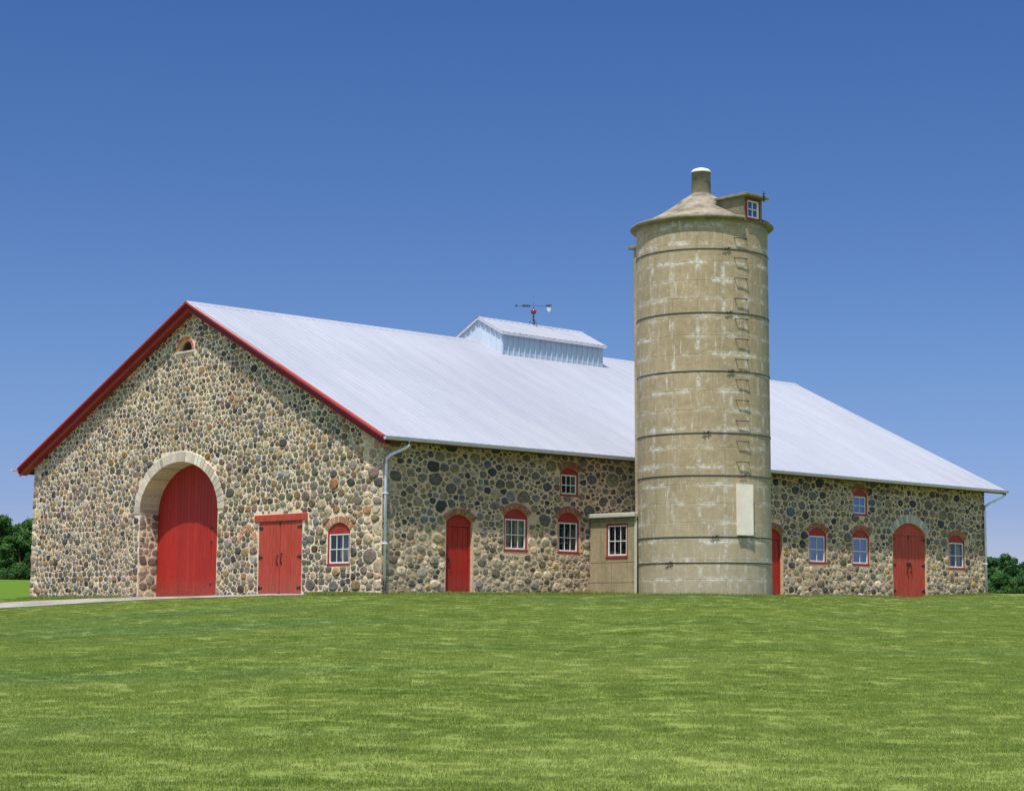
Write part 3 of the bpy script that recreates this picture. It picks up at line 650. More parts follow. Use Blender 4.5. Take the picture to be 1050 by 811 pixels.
# ---- windows
def window(frame, a0, a1, z0, zs, zt, kind, parent=barn, n=-.045, name='window', cols=3, rws=2, flat=False):
    F_ = opening(a0, a1, z0, zs, zt) if not flat else [(a0, z0), (a0, zt), (a1, zt), (a1, z0)]
    b_ = .062; top = zs - .09 if not flat else zt - b_
    mb = MB(frame)
    mb.bbox((a0, n - .05, z0), (a0 + b_, n + .03, zs if not flat else zt), .006); mb.bbox((a1 - b_, n - .05, z0), (a1, n + .03, zs if not flat else zt), .006)
    mb.bbox((a0 - .02, n - .05, z0 - .03), (a1 + .02, n + .06, z0 + .045), .008)
    if flat: mb.bbox((a0, n - .05, zt - b_), (a1, n + .032, zt), .006)
    else:
        ap = arch_pts(a0, a1, zs, zt, 12); poly = [(a0 + b_, top)] + [(x, z) for x, z in ap] + [(a1 - b_, top)]
        poly = [(a0, zs)] + ap[1:-1] + [(a1, zs), (a1 - b_, top), (a0 + b_, top)]
        m_ = len(poly); vs = [(x, n + .012, z) for x, z in poly] + [(x, n - .04, z) for x, z in poly]
        mb.add(vs, [tuple(range(m_)), tuple(range(2 * m_ - 1, m_ - 1, -1))] + [(i, i + m_, (i + 1) % m_ + m_, (i + 1) % m_) for i in range(m_)])
    fo = mb.build(name, M['red_frame'], parent, recalc=True)
    s0, s1, t0, t1 = a0 + b_ + .004, a1 - b_ - .004, z0 + .05, top - .004; sw = .042
    mb = MB(frame)
    for q in (((s0, t0), (s0 + sw, t1)), ((s1 - sw, t0), (s1, t1)), ((s0 + sw, t0), (s1 - sw, t0 + sw * 1.2)), ((s0 + sw, t1 - sw), (s1 - sw, t1))):
        mb.bbox((q[0][0], n - .04, q[0][1]), (q[1][0], n + .008, q[1][1]), .004)
    for i in range(1, cols): x = s0 + sw + (s1 - s0 - 2 * sw) * i / cols; mb.box((x - .009, n - .034, t0 + sw), (x + .009, n - .002, t1 - sw))
    for i in range(1, rws): z = (t0 + t1) / 2 - .02; mb.box((s0 + sw, n - .036, z - .013), (s1 - sw, n + .001, z + .013))
    mb.build('sash', M['white'], fo)
    mb = MB(frame); mb.add([(s0, n - .022, t0), (s1, n - .022, t0), (s1, n - .022, t1), (s0, n - .022, t1)], [(0, 1, 2, 3)])
    mb.build('pane', M['glass_blue'] if kind == 'blue' else M['glass'], fo)
    mb = MB(frame)                                                # room behind: a shallow dark embrasure
    mb.add([(a0, n - .06, z0), (a1, n - .06, z0), (a1, n - .06, zt), (a0, n - .06, zt), (a0, -.7, z0), (a1, -.7, z0), (a1, -.7, zt), (a0, -.7, zt)],
           [(0, 1, 5, 4), (1, 2, 6, 5), (2, 3, 7, 6), (3, 0, 4, 7), (4, 5, 6, 7)]); mb.build('embrasure', M['dark'], fo)
    if kind in ('dim', 'curtain'):
        mb = MB(frame); g = (s1 - s0)
        for (u0, u1) in ((0, .36), (.62, 1.0)) if kind != 'curtain' else ((0, .30), (.35, .62)):
            K_ = 14; xs = [s0 + g * (u0 + (u1 - u0) * k_ / K_) for k_ in range(K_ + 1)]; ys = [n - .16 + .02 * math.sin(k_ * 1.9) for k_ in range(K_ + 1)]
            vs = [(x, y, t0) for x, y in zip(xs, ys)] + [(x, y, t1) for x, y in zip(xs, ys)]
            mb.add(vs, [(k_, k_ + 1, K_ + 2 + k_, K_ + 1 + k_) for k_ in range(K_)])
        mb.build('curtain', M['curtain'], fo)
    return fo
window(fr_gable, *GW, 'curtain')
for q in WINS: window(fr_long, *q, cols=3 if q[0] < 20 else 2)
# ---- gable vent
mb = MB(fr_gable)
for k_ in range(5): z = 8.96 + k_ * .075; mb.add([(11.42, -.14, z), (12.28, -.14, z), (12.28, -.20, z + .065), (11.42, -.20, z + .065)], [(0, 1, 2, 3)])
mb.add([(11.3, -.26, 8.85), (12.4, -.26, 8.85), (12.4, -.26, 9.4), (11.3, -.26, 9.4)], [(0, 1, 2, 3)])
v_ = mb.build('gable_vent', M['wood_dark'], barn)
mb = MB(fr_gable); mb.bbox((11.24, -.1, 8.845), (12.46, .06, 8.925), .01); mb.build('sill', M['slab'], v_)

# ---- doors
def planks(mb, a0, a1, z0, z1, n, wd, th=.045, var=.08):
    k_ = max(1, round((a1 - a0) / wd)); w_ = (a1 - a0) / k_
    for i in range(k_):
        t_ = random.uniform(1 - var, 1 + var); mb.bbox((a0 + i * w_ + .005, n - th, z0), (a0 + (i + 1) * w_ - .005, n + random.uniform(-.002, .002), z1), .006, 0, (t_, t_, t_))
def hinge(frame, a, z, n, d, parent):
    mb = MB(frame); 
    for (p0, p1, h0, h1) in ((0, .10, .075, .05), (.10, .16, .018, .018), (.16, .25, .055, .01)):
        vs = [(a + d * p0, n + .012, z - h0), (a + d * p1, n + .012, z - h1), (a + d * p1, n + .012, z + h1), (a + d * p0, n + .012, z + h0)]
        vs += [(x, n - .002, q) for x, _, q in vs]; mb.add(vs, [(0, 1, 2, 3), (0, 4, 5, 1), (1, 5, 6, 2), (2, 6, 7, 3), (3, 7, 4, 0)])
    return mb.build('hinge', M['iron'], parent, recalc=True)
def handle(frame, a, z, n, parent, h=.30):
    mb = MB(frame); mb.tube([(a, n, z - h / 2), (a, n + .05, z - h / 2 + .03), (a, n + .06, z), (a, n + .05, z + h / 2 - .03), (a, n, z + h / 2)], .016, 8)
    mb.bbox((a - .035, n - .002, z - h / 2 - .04), (a + .035, n + .008, z - h / 2 + .03), .003); mb.bbox((a - .035, n - .002, z + h / 2 - .03), (a + .035, n + .008, z + h / 2 + .05), .003)
    return mb.build('handle', M['iron'], parent)
# tall arched door, set deep behind the arch
mb = MB(fr_gable); n = -.80; cw = (10.05, 10.95)
planks(mb, 9.25, 14.95, -.6, 4.97, n, .23, .05, .09)
o = mb.build('door', M['red_door'], barn); o['label'] = 'tall arched red plank door deep inside the pale stone arch'
mb = MB(fr_gable)
for (x, z0, z1) in ((10.98, 0.9, 1.95),): mb.bbox((x - .012, n, z0), (x + .012, n + .006, z1), .002)
mb.build('wicket_slit', M['iron'], o)
for z in (.42, 1.93, 2.45): mb = MB(fr_gable); mb.bbox((10.94, n, z - .04), (11.02, n + .02, z + .04), .006); mb.build('hinge', M['iron'], o)
# small double door
mb = MB(fr_gable); n = .0; mid = (SD[0] + SD[1]) / 2
leaf = []
for (a0, a1) in ((SD[0] + .01, mid - .012), (mid + .012, SD[1] - .01)):
    mb = MB(fr_gable); planks(mb, a0, a1, .03, SD[2] - .01, n, .21, .05, .07); leaf.append(mb.build('door', M['red_door_faded'], barn))
leaf[0]['label'] = 'right leaf of the faded red double door'; leaf[1]['label'] = 'left leaf of the faded red double door'
for lf, a, d in ((leaf[0], SD[0] + .02, 1), (leaf[1], SD[1] - .02, -1)):
    for z in (.24, 1.28, 2.28): hinge(fr_gable, a, z, n, d, lf)
handle(fr_gable, mid - .11, 1.22, n, leaf[0], .34); handle(fr_gable, mid + .13, 1.18, n, leaf[1], .28)
for z in (.06, 2.44): mb = MB(fr_gable); mb.bbox((mid - .05, n, z - .04), (mid + .06, n + .02, z + .035), .004); mb.build('bolt', M['iron'], leaf[0])
mb = MB(fr_gable); mb.bbox((4.0, -.05, 2.505), (7.07, .05, 2.735), .012); o = mb.build('lintel', M['red_door_faded'], barn)
mb = MB(fr_gable); mb.bbox((SD[0], -.12, -.5), (SD[1], -.052, SD[2]), .01); mb.build('door_backing', M['dark'], barn)
# service doors in the long wall
def arched_door(D, z0, mat_, n, label, leafs=1, hinges=True):
    a0, a1, zs, zt = D; out = []
    ap = arch_pts(a0, a1, zs, zt, 12); mb = MB(fr_long); tz = zs - .02
    poly = [(a0, tz)] + ap + [(a1, tz)]; m_ = len(poly); vs = [(x, n + .004, z) for x, z in poly] + [(x, n - .05, z) for x, z in poly]
    mb.add(vs, [tuple(range(m_)), tuple(range(2 * m_ - 1, m_ - 1, -1))] + [(i, i + m_, (i + 1) % m_ + m_, (i + 1) % m_) for i in range(m_)])
    if leafs == 1:
        mb.bbox((a0, n - .05, -.5), (a0 + .16, n + .012, tz), .008); mb.bbox((a1 - .09, n - .05, -.5), (a1, n + .012, tz), .008); mb.bbox((a0 + .16, n - .05, tz - .14), (a1 - .09, n + .010, tz), .006)
    mb.build('door_frame', mat_, barn, recalc=True)
    if leafs == 1:
        mb = MB(fr_long); planks(mb, a0 + .17, a1 - .10, -.5, tz - .15, n - .012, .2, .04, .04); d = mb.build('door', mat_, barn); d['label'] = label
        mb = MB(fr_long); mb.bbox((a0 + .20, n - .012, z0 + 1.02), (a0 + .26, n + .03, z0 + 1.17), .006); mb.tube([(a0 + .23, n + .01, z0 + .82), (a0 + .23, n + .05, z0 + .87), (a0 + .23, n + .05, z0 + 1.0), (a0 + .23, n + .01, z0 + 1.04)], .013); mb.build('handle', M['iron'], d)
    else:
        mid = (a0 + a1) / 2
        for k_, (p, q) in enumerate(((a0 + .01, mid - .008), (mid + .008, a1 - .01))):
            mb = MB(fr_long); planks(mb, p, q, -.5, tz - .012, n, .24, .05, .06); d = mb.build('door', mat_, barn); d['label'] = label % ('left', 'right')[k_]
            for z in (z0 + .30, z0 + 1.36, z0 + 2.42): hinge(fr_long, (p + .01, q - .01)[k_], z, n, (1, -1)[k_], d)
            handle(fr_long, (mid - .13, mid + .13)[k_], z0 + 1.22, n, d, .34)
        mb = MB(fr_long); mb.bbox((mid - .10, n, z0 + 1.38), (mid + .10, n + .03, z0 + 1.47), .006); mb.build('latch', M['iron'], d)
        mb = MB(fr_long); mb.bbox((mid - .04, n, tz - .12), (mid + .04, n + .02, tz - .03), .004); mb.build('bolt', M['iron'], d)
arched_door(D1, .08, M['red_door'], -.12, 'narrow red arched service door left of the windows')
arched_door(D2, .30, M['red_door'], -.12, 'narrow red arched door half hidden behind the silo')
arched_door(D3, .27, M['red_door_faded'], -.06, '%s leaf of the arched red double door in the long wall', 2)

# ---- roof
mb = MB()
def slope_sheet(mb, x0, x1, ye, ze, yr, zr, pitch=.32, rib=.03, mi=0, t=.0):
    xs = []; x = x0
    while x < x1 - .001:
        xs += [(x, 0), (x + .02, rib), (x + .06, rib), (x + .08, 0)]; x += pitch
    xs.append((x1, 0)); dy, dz = yr - ye, zr - ze; l = math.hypot(dy, dz); ny, nz = -dz / l * (1 if dy > 0 else -1), abs(dy) / l
    vs = []
    for k_ in range(2):
        for (x, h) in xs: vs.append((min(x, x1), (ye, yr)[k_] + ny * h, (ze, zr)[k_] + nz * h + t))
    n_ = len(xs); fs = [(i, i + 1, n_ + i + 1, n_ + i) if dy > 0 else (i, n_ + i, n_ + i + 1, i + 1) for i in range(n_ - 1)]; mb.add(vs, fs, mi)
slope_sheet(mb, -G0, BL + G1, -EO - .03, EZ - .01, RY, RZ + .02, rib=.0065)
slope_sheet(mb, -G0, BL + G1, BW + EOL + .03, EZL - .01, RY, RZ + .02, rib=.0065)
roof = mb.build('roof', M['roof'], barn)
mb = MB(); D_ = .10; ov = .012
XD = -G0 + .15
prof = [(-EO, EZ - ov - .01), (RY, RZ - ov), (BW + EOL, EZL - ov - .01), (BW + EOL, EZL - D_ - .04), (RY, RZ - D_ - .02), (-EO, EZ - D_ - .04)]
m_ = 6; vs = [(XD, y, z) for y, z in prof] + [(BL + G1 - .03, y, z) for y, z in prof]
mb.add(vs, [(0, 1, 4, 5), (1, 2, 3, 4), (6, 11, 10, 7), (7, 10, 9, 8)] + [(i, i + m_, (i + 1) % m_ + m_, (i + 1) % m_) for i in range(m_)]); mb.build('roof_deck', M['deck'], roof, recalc=True)
mb = MB(); vs = []
for x in (-G0 - .01, 13.65, 19.62, BL + G1):
    for (dy, dz) in ((-.20, -.20 * SLN + .026), (0, .055), (.20, -.20 * SLF + .026)): vs.append((x, RY + dy, RZ + dz))
mb.add(vs, [(0, 3, 4, 1), (1, 4, 5, 2), (6, 9, 10, 7), (7, 10, 11, 8)]); mb.build('ridge_cap', M['roof'], roof)
def rake(xr, name='rake_board', dirx=-1, mt='red_trim'):
    for side in (0, 1):
        x = xr
        ye, sl = ((-EO - .03), SLN) if side == 0 else ((BW + EOL + .03), SLF); sgn = 1 if side == 0 else -1; ze = (EZ, EZL)[side] - .015
        mb = MB()
        def strip(z_off0, z_off1, x0, x1, mi=0, tint=(1, 1, 1)):
            y0, y1 = ye, RY; L_ = abs(y1 - y0); pts = [(y0, ze + z_off0), (y1, ze + sl * L_ + z_off0), (y1, ze + sl * L_ + z_off1), (y0, ze + z_off1)]
            vs = [(x0, a, b) for a, b in pts] + [(x1, a, b) for a, b in pts]
            mb.add(vs, [(0, 1, 2, 3), (7, 6, 5, 4), (0, 4, 5, 1), (1, 5, 6, 2), (2, 6, 7, 3), (3, 7, 4, 0)], mi, tint)
        if dirx > 0: strip(-.24, -.03, x, x + .04 * -dirx); mb.build(name, M[mt], roof, recalc=True); continue
        xb = x + .13; strip(-.275, -.04, xb, xb + .04, 0, (.58, .55, .58)); strip(-.045, .02, x - .02, x + .14, 0, (1.1, 1.0, 1.0)); strip(-.31, -.277, xb - .035, xb + .04, 0, (1.2, 1.1, 1.1)); x = xb  # one red paint: board tinted as shaded, crown and bead as sunlit
        # red soffit from the board back to the wall
        strip(-.272, -.25, x + .042 * -dirx, x + (G0 - .12) , 0, (.8, .8, .8))
        mb.build(name, M[mt], roof, recalc=True)
rake(-G0 - .005); rake(BL + G1 + .005, dirx=1, mt='red_trim')
# gutters and downspouts
def gutter(y, sgn):
    mb = MB(); x0, x1 = -G0 + .07 if sgn < 0 else -G0 - .22, BL + G1 + .03; zt = (EZ if sgn < 0 else EZL) - .045
    prof = [(0, 0), (0, -.075), (.03, -.095), (.09, -.095), (.125, -.05), (.13, -.005), (.145, 0), (.145, .012), (.115, .006), (.11, -.04), (.08, -.082), (.035, -.082), (.012, -.07), (.012, 0)]
    vs = []
    for x in (x0, x1):
        for (a, b) in prof: vs.append((x, y + sgn * a, zt + b))
    m_ = len(prof); mb.add(vs, [(i, (i + 1) % m_, (i + 1) % m_ + m_, i + m_) for i in range(m_)] + [(0, 1, 2, 3, 4, 5, 6)[::-1], tuple(m_ + i for i in range(7))])
    return mb.build('gutter', M['gutter'], roof, recalc=True)
gu = gutter(-EO - .035, -1); gu2 = gutter(BW + EOL + .035, 1)
mb = MB(); mb.bbox((-G0 + .10, -EO - .03, EZ - .185), (BL + G1 - .02, -EO, EZ - .03), .006); mb.build('fascia', M['fascia'], roof)
mb = MB(); mb.bbox((-G0 + .03, BW + EOL, EZL - .24), (BL + G1 - .02, BW + EOL + .03, EZL - .03), .006); mb.build('fascia', M['red_trim'], roof)
gy = -EO - .11
mb = MB(); mb.tube([(.62, gy, EZ - .13), (.62, gy, EZ - .26), (.52, gy + .06, EZ - .36), (.15, -.20, EZ - .58), (.05, -.12, EZ - .70), (.05, -.11, EZ - .9), (.05, -.11, .45)], .048, 10)
dp = mb.build('downspout', M['pipe'], barn)
mb = MB(); mb.tube([(.05, -.11, .46), (.05, -.11, .12), (.03, -.2, .03), (.0, -.32, -.02)], .065, 10); mb.build('outlet_boot', M['boot'], dp)
for z in (1.6, 3.2): mb = MB(); mb.bbox((-.015, -.17, z), (.115, -.0, z + .035), .004); mb.build('bracket', M['pipe'], dp)
mb = MB(); mb.tube([(BL + .72, gy, EZ - .13), (BL + .72, gy, EZ - .24), (BL + .60, gy + .05, EZ - .34), (BL + .05, -.22, EZ - .62), (BL - .12, -.13, EZ - .74), (BL - .12, -.11, EZ - .95), (BL - .12, -.11, .5)], .048, 10)
dp = mb.build('downspout', M['pipe'], barn)
for z in (1.8, 3.3): mb = MB(); mb.bbox((BL - .185, -.17, z), (BL - .055, -.0, z + .035), .004); mb.build('bracket', M['pipe'], dp)

# ---- ridge monitor (cupola)
cup = empty('ridge_cupola', (0, 0, 0), parent=barn)
cx0, cx1, hw, ce, cr_ = 13.75, 19.50, 1.40, 10.86, 11.62; ov = .14; sl = (cr_ - ce) / (hw + ov)
mb = MB()
def ribwall(mb, p0, p1, zb, zt, nrm, pitch=.30):
    """metal cladding with narrow raised ribs; zb, zt functions of 0..1"""
    p0 = Vector(p0); p1 = Vector(p1); l = (p1 - p0).length; k_ = round(l / pitch); pts = []
    for i in range(k_):
        for (f, h) in ((0, 0), (.05, .045), (.17, .045), (.22, 0)): pts.append(((i + f) / k_, h))
    pts.append((1, 0)); vs = []
    for f, h in pts:
        q = p0.lerp(p1, f); vs.append((q.x + nrm[0] * h, q.y + nrm[1] * h, zb(f)))
    for f, h in pts:
        q = p0.lerp(p1, f); vs.append((q.x + nrm[0] * h, q.y + nrm[1] * h, zt(f)))
    m_ = len(pts); tn_ = (1.35, 1.28, 1.2) if nrm[0] < 0 else (1, 1, 1)  # same cladding, sunward end wall tinted lighter to carry the sunlight
    mb.add(vs, [(i, i + 1, m_ + i + 1, m_ + i) for i in range(m_ - 1)], 0, tn_)
wt = lambda y: cr_ - sl * abs(y - RY) - .02
for sgn in (-1, 1):
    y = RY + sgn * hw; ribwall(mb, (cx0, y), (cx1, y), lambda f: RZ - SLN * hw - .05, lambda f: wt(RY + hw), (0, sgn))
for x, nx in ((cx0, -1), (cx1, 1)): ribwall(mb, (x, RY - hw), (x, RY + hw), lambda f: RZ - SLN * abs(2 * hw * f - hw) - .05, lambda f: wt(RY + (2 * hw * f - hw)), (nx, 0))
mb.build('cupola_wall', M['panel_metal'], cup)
mb = MB(); rx0, rx1 = cx0 - .12, cx1 + .14
for sgn in (-1, 1): slope_sheet(mb, rx0, rx1, RY + sgn * (hw + ov), ce, RY, cr_, rib=.015, t=.03)
o = mb.build('cupola_roof', M['roof'], cup)
mb = MB(); prof = [(RY - hw - ov, ce + .02), (RY, cr_ + .02), (RY + hw + ov, ce + .02), (RY + hw + ov, ce - .08), (RY, cr_ - .07), (RY - hw - ov, ce - .08)]
vs = [(rx0 + .005, y, z) for y, z in prof] + [(rx1 - .005, y, z) for y, z in prof]
mb.add(vs, [(0, 1, 4, 5), (1, 2, 3, 4), (6, 11, 10, 7), (7, 10, 9, 8)] + [(i, i + 6, (i + 1) % 6 + 6, (i + 1) % 6) for i in range(6)]); mb.build('cupola_trim', M['gutter'], cup, recalc=True)
mb = MB(); vs = []
for x in (rx0 - .01, rx1 + .01):
    for (dy, dz) in ((-.12, -.02), (0, .06), (.12, -.02)): vs.append((x, RY + dy, cr_ + dz))
mb.add(vs, [(0, 3, 4, 1), (1, 4, 5, 2)]); mb.build('ridge_cap', M['roof'], cup)

# ---- weathervane
wv = empty('weathervane', (16.77, RY, cr_ + .05)); tag(wv, 'dark arrow weathervane with red glass ball on the cupola ridge', 'weathervane')
bx, by, bz = 16.77, RY, cr_ + .05
mb = MB(); mb.tube([(bx, by, bz - .03), (bx, by, bz + 1.24)], [.022, .010], 8); mb.tube([(bx, by, bz + .02), (bx, by, bz + .09)], .045, 8); mb.lathe((bx, by), [(.002, bz + .27), (.04, bz + .30), (.05, bz + .33), (.03, bz + .37), (.002, bz + .39)], 12); mb.build('pole', M['copper'], wv)
for k_ in range(3):
    a = 2.1 * k_ + .5; mb = MB(); mb.tube([(bx + .24 * math.cos(a), by + .24 * math.sin(a), bz - (.10 if abs(math.sin(a)) > .3 else .0)), (bx + .12 * math.cos(a), by + .12 * math.sin(a), bz + .16), (bx, by, bz + .26)], .014, 6); mb.build('leg', M['copper'], wv)
mb = MB(); mb.lathe((bx, by), [(.001, bz + .39)] + [(.125 * math.sin(math.pi * k_ / 12), bz + .55 - .125 * math.cos(math.pi * k_ / 12)) for k_ in range(1, 12)] + [(.001, bz + .675)], 24); mb.build('glass_ball', M['red_glass'], wv)
d = Vector((rt.x, rt.y, 0)); az = bz + .80
def vp(s, z): return (bx + d.x * s, by + d.y * s, az + z)
mb = MB(); mb.tube([vp(-.72, 0), vp(.62, 0)], .010, 6)
def plate(mb, pts, th=.012):
    nn = Vector((-d.y, d.x, 0)) * th; m_ = len(pts); vs = [Vector(vp(*p)) + nn for p in pts] + [Vector(vp(*p)) - nn for p in pts]
    mb.add([tuple(v) for v in vs], [tuple(range(m_)), tuple(range(2 * m_ - 1, m_ - 1, -1))] + [(i, i + m_, (i + 1) % m_ + m_, (i + 1) % m_) for i in range(m_)])
plate(mb, [(-.50, .01), (-.46, .055), (-.16, .045), (-.12, .0), (-.16, -.04), (-.46, -.05)]); plate(mb, [(-.80, 0), (-.70, .075), (-.70, -.075)]); plate(mb, [(.50, .0), (.55, .06), (.78, .06), (.72, 0), (.78, -.03), (.55, -.03)])
mb.build('arrow', M['copper'], wv, recalc=True)
mb = MB(); plate(mb, [(.55, -.06), (.74, -.06), (.72, -.20), (.65, -.25), (.58, -.20)]); mb.build('tail_ornament', M['pale_vane'], wv, recalc=True)

# ------------------------------------------------------------------ silo
SC = (10.71, -4.10); SR = 2.256; ST = 12.62
silo = empty('concrete_silo', (SC[0], SC[1], 0)); tag(silo, 'tall round tan concrete silo with steel hoops and a domed cap', 'silo')
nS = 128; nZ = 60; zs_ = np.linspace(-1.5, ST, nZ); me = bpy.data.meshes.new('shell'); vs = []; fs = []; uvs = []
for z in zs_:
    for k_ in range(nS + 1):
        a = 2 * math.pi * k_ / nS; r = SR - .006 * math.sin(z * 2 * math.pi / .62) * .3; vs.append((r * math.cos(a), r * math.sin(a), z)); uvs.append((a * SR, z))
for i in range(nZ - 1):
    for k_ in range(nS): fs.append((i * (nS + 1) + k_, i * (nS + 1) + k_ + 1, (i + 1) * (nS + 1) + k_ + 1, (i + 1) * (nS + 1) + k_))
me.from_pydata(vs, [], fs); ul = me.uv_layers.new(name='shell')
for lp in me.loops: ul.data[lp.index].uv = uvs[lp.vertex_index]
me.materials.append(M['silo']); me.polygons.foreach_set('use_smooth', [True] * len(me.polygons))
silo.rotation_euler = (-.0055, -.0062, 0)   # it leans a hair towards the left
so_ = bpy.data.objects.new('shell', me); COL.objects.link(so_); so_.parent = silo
CD = np.array([-.7385, -.6742]); RTs = np.array([.6742, -.7385])     # from the silo: towards the lawn corner, and square to it
def sdir(phi): v = CD * math.cos(R(phi)) + RTs * math.sin(R(phi)); return v, math.atan2(v[1], v[0])
gapa = sdir(48.5)[1]; phd = .212
mb = MB(); rp_ = [(SR - .01, ST - .02), (SR + .15, ST - .01), (SR + .21, ST + .04), (SR + .19, ST + .11), (SR + .08, ST + .155), (SR - .25, ST + .22)]
mb.lathe(SC, rp_, 110, 0, gapa + phd, gapa - phd + 2 * math.pi)
for a in (gapa + phd, gapa - phd): mb.add([(SC[0] + r * math.cos(a), SC[1] + r * math.sin(a), z) for r, z in rp_], [tuple(range(6))])
mb.build('rim', M['rim'], silo)
mb = MB(); mb.lathe(SC, [(SR + .02, ST - .01), (SR - .2, ST + .19), (SR * .80, ST + .36), (SR * .62, ST + .58), (SR * .44, ST + .84), (SR * .30, ST + 1.09), (SR * .20, ST + 1.23), (.36, ST + 1.30), (.335, ST + 1.32)], 96); mb.build('conical_roof', M['cone'], silo)
mb = MB(); mb.lathe(SC, [(.335, ST + 1.30), (.325, ST + 2.03), (.345, ST + 2.04), (.345, ST + 2.09)], 32); cp = mb.build('chimney', M['rim'], silo)
mb = MB(); mb.lathe(SC, [(.33, ST + 2.05), (.355, ST + 2.06), (.345, ST + 2.10), (.28, ST + 2.17), (.16, ST + 2.215), (.001, ST + 2.235)], 32); mb.build('cap', M['white'], cp)
for z, phi in ((1.165, -31), (2.01, 8), (4.03, 34), (5.43, 2), (7.49, 23), (9.45, 22), (11.60, 21)):
    mb = MB(); K_ = 96; mb.lathe(SC, [(SR + .002, z - .018), (SR + .020, z - .013), (SR + .024, z), (SR + .020, z + .013), (SR + .002, z + .018)], K_); hp = mb.build('hoop', M['hoop'], silo)
    v, an = sdir(phi); c = np.array(SC) + v * (SR + .05); tn = np.array([-v[1], v[0]])
    mb = MB(); p = lambda s, h, o=0: (c[0] + tn[0] * s + v[0] * o, c[1] + tn[1] * s + v[1] * o, z + h)
    mb.tube([p(-.15, -.03), p(.15, .035)], .016, 6); mb.tube([p(-.06, -.05, .0), p(-.06, .03, .02)], .025, 6); mb.tube([p(.06, -.03, .0), p(.06, .06, .02)], .025, 6); mb.build('turnbuckle', M['hoop'], hp)
v, an = sdir(34.5); tn = np.array([-v[1], v[0]])
for k_ in range(12):
    z = 11.99 - .682 * k_; mb = MB(); c = np.array(SC) + v * SR; P_ = lambda s, o, h=0: (c[0] + tn[0] * s + v[0] * o, c[1] + tn[1] * s + v[1] * o, z + h)
    mb.tube([P_(-.24, -.03), P_(-.235, .075, -.01), P_(-.21, .10, -.012), P_(.21, .10, -.012), P_(.235, .075, -.01), P_(.24, -.03)], .016, 6); mb.build('rung', M['hoop'], silo)
def arcslab(mb, phi0, phi1, r0, r1, z0, z1, K_=6):
    vs = []
    for k_ in range(K_ + 1):
        v, _ = sdir(phi0 + (phi1 - phi0) * k_ / K_)
        for (r, z) in ((r0, z0), (r1, z0), (r1, z1), (r0, z1)): vs.append((SC[0] + v[0] * r, SC[1] + v[1] * r, z))
    fs = [(k_ * 4 + j, k_ * 4 + (j + 1) % 4, k_ * 4 + 4 + (j + 1) % 4, k_ * 4 + 4 + j) for k_ in range(K_) for j in range(4)] + [(0, 1, 2, 3), (K_ * 4 + 3, K_ * 4 + 2, K_ * 4 + 1, K_ * 4)]; mb.add(vs, fs)
vp_, _ = sdir(35); tn = np.array([-vp_[1], vp_[0]]); c = np.array(SC) + vp_ * (SR + .06)
mb = MB(); vs = []
for (s, o_, z) in [(-.29, -.08, 2.07), (.29, -.08, 2.07), (.29, .07, 2.07), (-.29, .07, 2.07), (-.29, -.08, 3.74), (.29, -.08, 3.74), (.29, .07, 3.74), (-.29, .07, 3.74)]: vs.append((c[0] + tn[0] * s + vp_[0] * o_, c[1] + tn[1] * s + vp_[1] * o_, z))
mb.add(vs, [(0, 3, 2, 1), (4, 5, 6, 7), (0, 1, 5, 4), (1, 2, 6, 5), (2, 3, 7, 6), (3, 0, 4, 7)]); mb.build('cream_hatch_cover', M['panel'], silo, recalc=True)
# dormer on the rim, facing along -Y with a small window
vD = np.array([math.cos(gapa), math.sin(gapa)]); tD = np.array([-vD[1], vD[0]])
def dfr(v):   # local: a along the face (to the right seen from outside), n outward from silo axis, z
    return np.stack([SC[0] + tD[0] * v[:, 0] + vD[0] * v[:, 1], SC[1] + tD[1] * v[:, 0] + vD[1] * v[:, 1], v[:, 2]], 1)
dh = .48; zt = 13.43; fn = SR + .04; DB = ST - .01
mb = MB(dfr)
vs = [(-dh, fn, DB), (dh, fn, DB), (dh, fn, zt), (-dh, fn, zt), (-dh, 1.0, DB), (dh, 1.0, DB), (dh, 1.0, zt), (-dh, 1.0, zt)]
mb.add(vs, [(4, 0, 3, 7), (1, 5, 6, 2), (5, 4, 7, 6), (3, 2, 6, 7)])
for (a0, a1, z0, z1) in ((-dh, -.36, DB, zt), (.36, dh, DB, zt), (-.36, .36, DB, 12.68), (-.36, .36, 13.39, zt)): mb.add([(a0, fn, z0), (a1, fn, z0), (a1, fn, z1), (a0, fn, z1)], [(0, 1, 2, 3)])
dm = mb.build('dormer', M['rim'], silo, recalc=True)
mb = MB(dfr); mb.bbox((-dh - .13, 1.12, zt + .003), (dh + .13, fn + .24, zt + .095), .012); mb.build('dormer_roof', M['rim'], dm, recalc=True)
mb = MB(dfr); w0, w1 = 12.68, 13.39
for q in (((-.36, w0), (-.30, w1)), ((.30, w0), (.36, w1)), ((-.30, w0), (.30, w0 + .06)), ((-.30, w1 - .06), (.30, w1))): mb.bbox((q[0][0], fn - .06, q[0][1]), (q[1][0], fn + .03, q[1][1]), .005)
wd = mb.build('window', M['red_frame'], silo)
mb = MB(dfr); w0 += .06; w1 -= .06; wm = (w0 + w1) / 2
for q in (((-.30, w0), (-.25, w1)), ((.22, w0), (.30, w1)), ((-.25, w0), (.22, w0 + .05)), ((-.25, w1 - .05), (.22, w1)), ((-.03, w0 + .05), (.0, w1 - .05)), ((-.25, wm - .015), (.22, wm + .015))): mb.bbox((q[0][0], fn - .05, q[0][1]), (q[1][0], fn + .01, q[1][1]), .003)
mb.build('sash', M['white'], wd)
